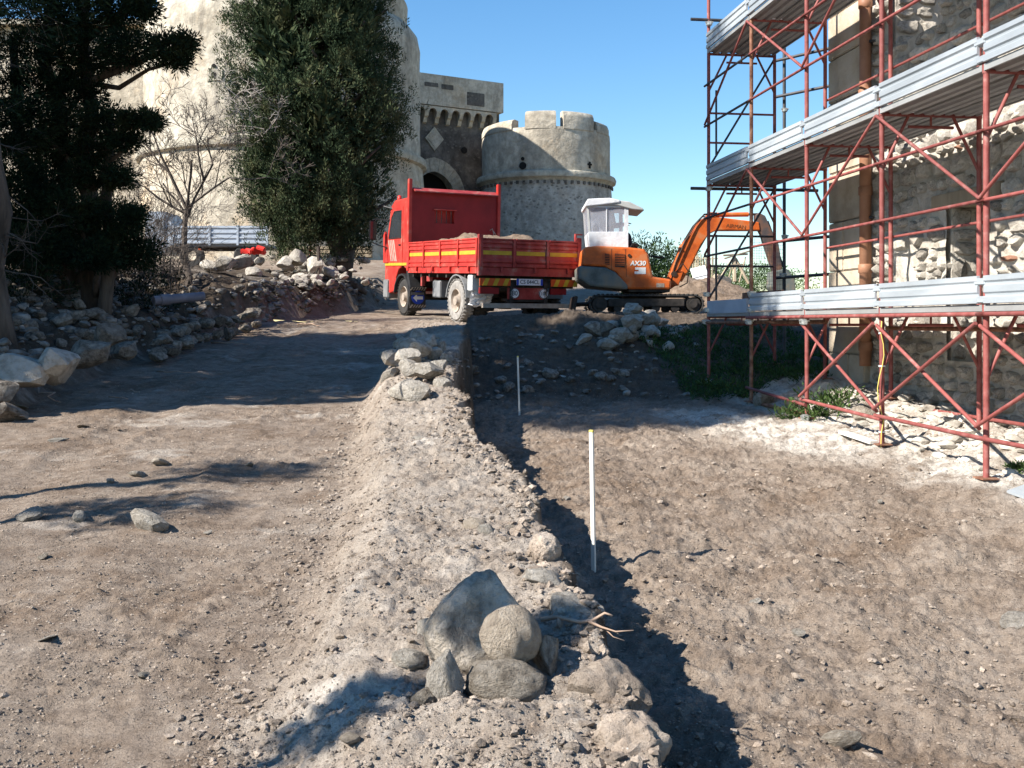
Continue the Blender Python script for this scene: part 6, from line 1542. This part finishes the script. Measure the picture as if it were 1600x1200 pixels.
# heap below the cypress
for j in range(66):
    px = rn.gauss(490, 52); py = rn.uniform(398, 440); Y = lerp(30.2, 26.5, (py - 398) / 42); x = (px - 800) / F * Y
    if not 370 < px < 590: continue
    s = rn.choice([.10, .13, .16, .21, .27]) * (1.0 if px < 520 else .75)
    p = P(px, py, Y); rock((x, Y, max(hz(x, Y), p.z - s * .5)), s, 1300 + k, 'pale stone in the sunlit rubble heap below the cypress', 'rubble heap below the cypress', True, sink=.25); k += 1
for (px, py, Y, s, lab) in [(328, 413, 25.5, .3, 'rounded boulder left of the rubble heap under the flatbed'), (352, 410, 25.6, .32, 'tall boulder below the flatbed truck'), (378, 405, 26, .36, 'slanting slab boulder at the left end of the sunlit heap'), (465, 400, 28.2, .38, 'big pale boulder on top of the sunlit heap'), (492, 412, 27.6, .38, 'big grey boulder right in the sunlit heap'), (445, 408, 28, .3, 'pale boulder at the middle of the sunlit heap')]:
    p = P(px, py, Y); rock((p.x, p.y, p.z - s * .4), s, 1500 + k, lab, 'boulders behind the left bank', True, sink=.3); k += 1
# heap by the excavator
for j in range(42):
    px = rn.gauss(1003, 32); py = rn.uniform(505, 548); t = (548 - py) / 43
    p = ray_ground(px, py, 12, 21.5); s = rn.choice([.11, .14, .17, .2])
    rock((p.x, p.y, hz(p.x, p.y) + .32 * max(0, 1 - ((px - 992) / 40) ** 2) * rn.random() ** .5), s, 1600 + k, 'grey stone in the heap in front of the excavator tracks', 'stone heap before the excavator', True, sink=.25); k += 1
# shaded stones at the trench end
for j, (px, py, Y, s) in enumerate([(826, 572, 15.6, .13), (859, 588, 15.0, .15), (874, 580, 15.3, .12), (892, 596, 14.8, .12), (941, 598, 14.7, .15), (962, 583, 15.2, .12), (976, 582, 15.2, .14), (955, 600, 14.6, .1), (1023, 580, 15.3, .12), (782, 596, 14.9, .12), (795, 607, 14.5, .11), (792, 612, 14.4, .1), (824, 614, 14.3, .16), (740, 585, 15.2, .14), (925, 590, 15, .1), (930, 520, 18.4, .26), (950, 522, 18.2, .3), (1050, 520, 18.2, .2), (1068, 522, 18, .2)]):
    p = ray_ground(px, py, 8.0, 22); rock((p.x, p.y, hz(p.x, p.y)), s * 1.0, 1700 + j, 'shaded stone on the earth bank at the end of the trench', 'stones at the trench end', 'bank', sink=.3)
for (px, py, Y, s, lab) in [(1195, 628, 13.6, .2, 'squarish boulder in the shade behind the scaffold foot'), (1245, 636, 13.0, .19, 'rounded boulder beside the rusty ground tube'), (1346, 670, 11.6, .2, 'dark flat stone at the foot of the ruin wall')]:
    p = P(px, py, Y); rock((p.x, p.y, hz(p.x, p.y)), s, 1800 + int(px), lab, 'stones at the scaffold foot', False, sink=.25)
def joined_rocks(name, items, mt, label):
    V = []; Fq = []; off = 0
    for (x, y, z, sx, sy, sz, sd) in items:
        me = ROCKS[sd % len(ROCKS)]; v = np.empty(len(me.vertices) * 3, dtype=np.float32); me.vertices.foreach_get('co', v); v = v.reshape(-1, 3) * np.array([sx, sy, sz]); t = sd * 1.7
        v = np.stack([v[:, 0] * math.cos(t) - v[:, 1] * math.sin(t) + x, v[:, 0] * math.sin(t) + v[:, 1] * math.cos(t) + y, v[:, 2] + z], -1)
        f = np.empty(len(me.polygons) * 3, dtype=np.int32); me.polygons.foreach_get('vertices', f); V.append(v); Fq.append(f.reshape(-1, 3) + off); off += len(v)
    c = np.concatenate(V); return tag(link(name, np_mesh(name, c, np.concatenate(Fq), False), mt), label, 'rubble', None, 'stuff')
M['rubble_small'] = mat('small_pale_rubble', [(.32, .28, .235), (.46, .42, .36), (.58, .54, .47)], .95, scale=6, bump=.6, bscale=40, island=.2, coord='pos', spec=.1)
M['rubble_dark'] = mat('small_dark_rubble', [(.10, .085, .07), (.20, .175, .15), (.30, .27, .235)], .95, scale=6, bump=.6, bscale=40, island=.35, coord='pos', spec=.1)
it = []
for j in range(170):
    Y = rn.uniform(8.6, 12.9); x = 5.25 - .135 * (Y - 8.53) - rn.uniform(.0, 1.15); s = rn.choice([.025, .035, .05, .07, .1]); it.append((x, Y, hz(x, Y) + s * .15, s * 1.2, s, s * .7, j))
joined_rocks('rubble', it, M['rubble_small'], 'broken pale rubble strewn along the foot of the ruin wall')
it = []
for j in range(900):
    px = rn.uniform(-20, 610); p = ray_ground(px, rn.uniform(425, 570) - px * .06, 9, 33)
    if p.x > float(bank_x(p.y)) + .1: continue
    s = rn.choice([.03, .045, .06, .09, .12]); it.append((p.x, p.y, hz(p.x, p.y) + s * .2, s * 1.2, s, s * .8, j))
for j in range(300):
    px = rn.uniform(395, 610); p = ray_ground(px, rn.uniform(440, 500) - (px - 400) * .12, 18, 34); s = rn.choice([.04, .06, .09, .13]); it.append((p.x, p.y, hz(p.x, p.y) + s * .25, s * 1.2, s, s * .8, j))
for j in range(160):
    px = rn.gauss(505, 45); p = ray_ground(px, rn.uniform(405, 450), 20, 34); s = rn.choice([.04, .06, .09]); it.append((p.x, p.y, hz(p.x, p.y) + s * .2, s * 1.2, s, s * .8, j))
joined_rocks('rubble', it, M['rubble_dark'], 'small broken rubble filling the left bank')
it = []
for j in range(150):
    px = rn.uniform(725, 1090); p = ray_ground(px, rn.uniform(515, 625), 10, 21); s = rn.choice([.03, .045, .06, .08]); it.append((p.x, p.y, hz(p.x, p.y) + s * .2, s * 1.2, s, s * .8, j))
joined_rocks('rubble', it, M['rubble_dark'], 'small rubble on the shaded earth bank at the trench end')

# ---------------------------------------------------------------- stakes, root, pipe, boards
def stake(a, b, w_, label):
    a, b = Vector(a), Vector(b); ax = (b - a); mb = MB(); rot = ax.to_track_quat('Z', 'Y').to_matrix()
    mb.box((0, 0, ax.length / 2), (w_, w_ * .5, ax.length), None, .002); mb.v = [rot @ v for v in mb.v]
    o = mb.build('survey_stake', M['lath'], None); o.location = a; tag(o, label, 'stake', 'survey stakes'); 
    mb = MB(); mb.box((0, 0, ax.length + .006), (w_ * 1.05, w_ * .55, .016), None, .002); mb.v = [rot @ v for v in mb.v]; mb.build('painted_tip', M['cable_y'], o)
def ground_at(px, py, Y0):
    Y = Y0
    for _ in range(60): p = P(px, py, Y); Y += (hz(p.x, p.y) - p.z) * -1.2
    return P(px, py, Y)
a = ground_at(928, 893, 6.6); stake(a - Vector((0, 0, .1)), P(924, 675, a.y - .02), .033, 'tall pale wooden stake standing in the trench')
a = ground_at(812, 648, 13.2); stake(a - Vector((0, 0, .1)), P(809, 558, a.y), .05, 'shorter wooden stake standing in the shaded trench end')
rn = random.Random(17); mb = MB(); r0 = P(848, 968, 4.95)
def seg(pts, r0_, r1_): mb.path([P(a, b, c * .92) for a, b, c in pts], [1.15 * lerp(r0_, r1_, i / (len(pts) - 1)) for i in range(len(pts))], 5)
seg([(846, 968, 4.9), (870, 964, 4.85), (905, 972, 4.8), (925, 970, 4.78), (945, 958, 4.77), (957, 962, 4.76)], .010, .004)
seg([(920, 971, 4.78), (940, 980, 4.74), (962, 987, 4.7), (990, 985, 4.68)], .006, .002)
seg([(925, 972, 4.78), (932, 990, 4.76), (945, 1005, 4.75), (950, 1022, 4.74), (953, 1040, 4.74)], .0035, .001)
seg([(920, 974, 4.78), (926, 995, 4.77), (930, 1008, 4.77)], .003, .001); seg([(945, 982, 4.74), (958, 995, 4.72), (976, 1001, 4.7)], .003, .001); seg([(905, 972, 4.8), (912, 990, 4.79), (916, 1004, 4.78)], .003, .001); seg([(846, 968, 4.9), (862, 960, 4.88), (868, 952, 4.88)], .003, .001); seg([(962, 987, 4.7), (968, 992, 4.7)], .002, .001)
tag(mb.build('dry_root', M['root'], None, True, world=True), 'dry forked root sticking out of the mound edge over the trench', 'root')
# dry roots and sticks on the left bank
for k, (a, b, r_) in enumerate([((170, 552, 12.6), (200, 556, 12.3), .012), ((205, 520, 13.0), (218, 545, 12.7), .012), ((330, 480, 19), (390, 476, 18.5), .016), ((465, 480, 22.5), (500, 500, 22), .02), ((60, 520, 12.6), (95, 540, 12.2), .012), ((245, 500, 15), (300, 498, 14.6), .012), ((0, 612, 11), (38, 612, 10.9), .012)]):
    p0, p1 = P(*a), P(*b); mb = MB(); 
    for p in (p0, p1): p.z = hz(p.x, p.y) + .06
    limb(mb, p0, p1, r_, r_ * .4, 60 + k, 5, .2, 5); tag(mb.build('dry_stick', M['root'], None, True, world=True), 'dry root or stick lying on the left bank', 'stick', 'dry sticks on the left bank')
p0, p1 = P(240, 470, 18.0), P(318, 463, 18.6); dv = (p1 - p0).normalized(); mb = MB(); mb.tube(p0, p1, .085, 16); pg = mb.build('plastic_pipe', M['pipe_grey'], None, True, world=True, auto=40); tag(pg, 'short grey plastic pipe lying on the left rubble', 'pipe')
mb = MB(); mb.tube(p0 + dv * .12, p0 + dv * .3, .1, 16); mb.v = [v - pg.location for v in mb.v]; mb.build('pipe_socket', M['pipe_grey'], pg, True, auto=40)
# post remains and boards beneath the tower
p = P(498, 395, 27.5); mb = MB(); mb.tube((p.x, p.y, hz(p.x, p.y)), P(497, 385, 27.5), .04, 6); mb.tube((p.x, p.y, hz(p.x, p.y)), P(490, 425, 27.2), .03, 6); tag(mb.build('dead_stump', M['bark'], None, world=True), 'dark dead stem sticking up from the sunlit heap', 'stem')
p = P(485, 392, 31.5); mb = MB(); mb.tube((p.x, p.y, hz(p.x, p.y) - .1), (p.x, p.y, p.z + .35), .03, 8); tag(mb.build('marker_post', M['red_plastic'], None, world=True), 'thin red marker post left of the cypress trunk', 'post')
for k, (py, lab) in enumerate([(387, 'upper pale beam lying along the tower foot'), (393, 'middle pale beam lying along the tower foot'), (399, 'lower pale beam lying along the tower foot')]):
    a, b = P(435, py, 36 - k * .6), P(582, py + 2, 36 - k * .6); mb = MB(); c = (a + b) / 2; mb.box(c, ((b - a).length, .3, .12), (0, 0, math.atan2(b.y - a.y, b.x - a.x)), .02); tag(mb.build('timber_beam', M['wood'], None, world=True), lab, 'beam', 'beams along the tower foot')

# ---------------------------------------------------------------- grey flatbed behind the trees
fb = empty('flatbed_truck', P(330, 420, 38)); tag(fb, 'grey flatbed truck body half hidden behind the bare tree', 'truck')
def fbx(name, px0, px1, py0, py1, Y, d, mt, bev=0, parent=None):
    a, b = P(px0, py1, Y), P(px1, py0, Y); mb = MB(); mb.box(((a.x + b.x) / 2, Y + d / 2, (a.z + b.z) / 2), (b.x - a.x, d, b.z - a.z), None, bev); return mb.build(name, mt, parent or fb, world=True)
fbx('bed_floor', 268, 420, 381, 385, 38.05, 2.2, M['fender'])
ds = fbx('drop_side', 268, 419, 353, 381, 38, .05, M['bed_grey'])
for px in (270, 327, 371, 417): fbx('upright', px - 1.6, px + 1.6, 352, 383, 37.95, .05, M['bed_grey'], 0, ds)
for py in (355, 363, 371, 379): fbx('panel_rib', 272, 416, py - 1.2, py + 1.2, 37.97, .03, M['bed_grey'], 0, ds)
fbx('headboard', 262, 267, 345, 385, 38, 2.2, M['bed_grey']); fbx('drop_side', 268, 419, 353, 381, 40.2, .05, M['bed_grey'])
fbx('chassis_rail', 262, 410, 385, 392, 38.7, .25, M['chassis'])
for px in (300, 385):
    c = P(px, 400, 38.2); mb = MB(); mb.lathe([(.2, -.13), (.4, -.14), (.46, -.08), (.46, .1), (.2, .12)], 24, c, 'y'); mb.build('wheel', M['rubber'], fb, True, True, auto=40)
fbx('cab', 225, 261, 330, 395, 38, 2.1, M['bed_grey'], .12); fbx('tail_light', 310, 314, 388, 391, 37.9, .05, M['orange_tape'])
mb = MB()
for k in range(4): mb.box(P(396 + (k - 1.5) * 8, 394 - k, 33.5), (.3, .3, .16), (.2 * k, .3 - .2 * k, k), .03)
tag(mb.build('barrier_netting', M['red_plastic'], None, world=True), 'crumpled red plastic netting below the grey flatbed', 'netting')

# ---------------------------------------------------------------- things beyond the excavator
sp = empty('cane_fence', P(1098, 440, 30)); tag(sp, 'fence of upright canes behind the excavator boom', 'fence'); rn = random.Random(5)
for k in range(26):
    px = 1082 + k * 1.5; a = P(px, 442, 30); a.z = hz(a.x, a.y); b = P(px + rn.uniform(-1.5, 1.5), 398 + rn.uniform(-3, 4), 30 + rn.uniform(-.05, .05)); mb = MB(); mb.tube(a, b, .011, 5); mb.build('cane', M['cane'], sp, world=True)
mb = MB(); mb.tube(P(1080, 405, 29.96), P(1122, 404, 29.96), .014, 5); mb.build('cross_cane', M['cane'], sp, world=True)
mb = MB(); a, b = P(1079, 441, 27.5), P(1108, 417, 28.1); mb.box((a + b) / 2, (.42, .05, .46), (R(-25), R(-14), 0), .008); wb = mb.build('louvred_shutter', M['white'], None, world=True); tag(wb, 'white panel leaning against the cane fence', 'panel')
mb = MB(); mb.box((0, -.055, .2), (.4, .02, .02), (R(-25), R(-14), 0)); mb.build('panel_joint', M['fender'], wb)
tz = empty('wooden_trestle', P(1148, 445, 32)); tag(tz, 'rough wooden trestle frame beyond the excavator', 'trestle')
for (a, b, r_) in [((1120, 443), (1146, 403), .045), ((1148, 440), (1147, 398), .06), ((1170, 443), (1149, 404), .05), ((1137, 441), (1145, 410), .02), ((1155, 441), (1165, 402), .02), ((1130, 399), (1168, 397), .03), ((1140, 414), (1164, 413), .02), ((1132, 404), (1172, 392), .025)]:
    mb = MB(); mb.tube(P(*a, 32), P(*b, 32.2), r_, 6); mb.build('pole', M['wood'], tz, world=True)
mb = MB(); a = P(1128, 436, 30.5); mb.box(a, (.5, .4, .2), (.1, .25, .2), .04); tag(mb.build('stone_slab', M['ashlar'], None, world=True), 'pale cut stone slab on the spoil behind the boom', 'slab')
# spoil heap beside the excavator
rng = np.random.default_rng(9); nx, ny = 90, 60; X_, Y_ = np.meshgrid(np.linspace(3.2, 8.6, nx), np.linspace(22.2, 29.5, ny))
hh = .72 * np.exp(-((X_ - 5.3) / 1.35) ** 2 - ((Y_ - 25.6) / 1.3) ** 2) + .6 * np.exp(-((X_ - 4.1) / .8) ** 2 - ((Y_ - 25.6) / 1.2) ** 2); hh = hh * (1 + .25 * fbm(X_ * 1.5, Y_ * 1.5, 4, 97)) - .06
Z_ = ground_h(X_, Y_, False) + hh + .04 * fbm(X_ * 6, Y_ * 6, 3, 98) * (hh > .05); i_ = np.arange(nx - 1)[None, :] + nx * np.arange(ny - 1)[:, None]
c0 = np.array([5.3, 25.6, .3]); tag(link('spoil_heap', np_mesh('spoil_heap', np.stack([X_, Y_, Z_], -1).reshape(-1, 3) - c0, np.stack([i_, i_ + 1, i_ + 1 + nx, i_ + nx], -1).reshape(-1, 4), True), M['soil_load'], None, c0), 'mound of dug brown soil behind the excavator tracks', 'soil heap', None, 'stuff')
# metal sheet at the right edge
p = P(1594, 772, 8.1); mb = MB(); mb.box((p.x + .1, p.y, hz(p.x, p.y) + .04), (.34, .2, .02), (.15, -.2, .4)); tag(mb.build('metal_sheet', M['galv'], None, world=True), 'bent galvanised sheet on the ground at the right edge', 'sheet')
# white board along the lime strip
a, b = P(1316, 690, 10.9), P(1366, 714, 10.3); a.z = hz(a.x, a.y) + .03; b.z = hz(b.x, b.y) + .03; mb = MB(); c = (a + b) / 2; mb.box(c, ((b - a).length, .09, .03), Euler((0, -math.asin((b.z - a.z) / (b - a).length), math.atan2(b.y - a.y, b.x - a.x)))); tag(mb.build('timber_board', M['lath'], None, world=True), 'long pale board lying along the scaffold foot', 'board')

# ---------------------------------------------------------------- labels that single out stones of the heaps by their order
def ordinal(n):
    w_ = ['first', 'second', 'third', 'fourth', 'fifth', 'sixth', 'seventh', 'eighth', 'ninth', 'tenth', 'eleventh', 'twelfth']
    if n <= 12: return w_[n - 1]
    return '%d%s' % (n, 'th' if 10 <= n % 100 <= 20 else {1: 'st', 2: 'nd', 3: 'rd'}.get(n % 10, 'th'))
for grp, phrase, key in [('retaining row stones', 'stone in the low retaining row left of the track, %s from its near end', lambda o: o.location.y),
        ('stones piled on the middle of the mound', 'rough pale stone in the pile on the mound, %s from the near end', lambda o: o.location.y),
        ('rubble heap below the cypress', 'pale stone in the sunlit heap below the cypress, %s from the left', lambda o: o.location.x / o.location.y),
        ('rubble under the left conifers', 'loose stone in the rubble under the left conifers, %s from the left', lambda o: o.location.x / o.location.y),
        ('stone heap before the excavator', 'grey stone in the heap before the excavator tracks, %s from the left', lambda o: o.location.x / o.location.y),
        ('stones at the trench end', 'shaded stone on the bank at the trench end, %s from the left', lambda o: o.location.x / o.location.y),
        ('dry sticks on the left bank', 'dry stick lying on the left bank, %s from the left', lambda o: o.location.x / o.location.y)]:
    for n, o in enumerate(sorted([o for o in scene.objects if o.get('group') == grp], key=key)): o['label'] = phrase % ordinal(n + 1)
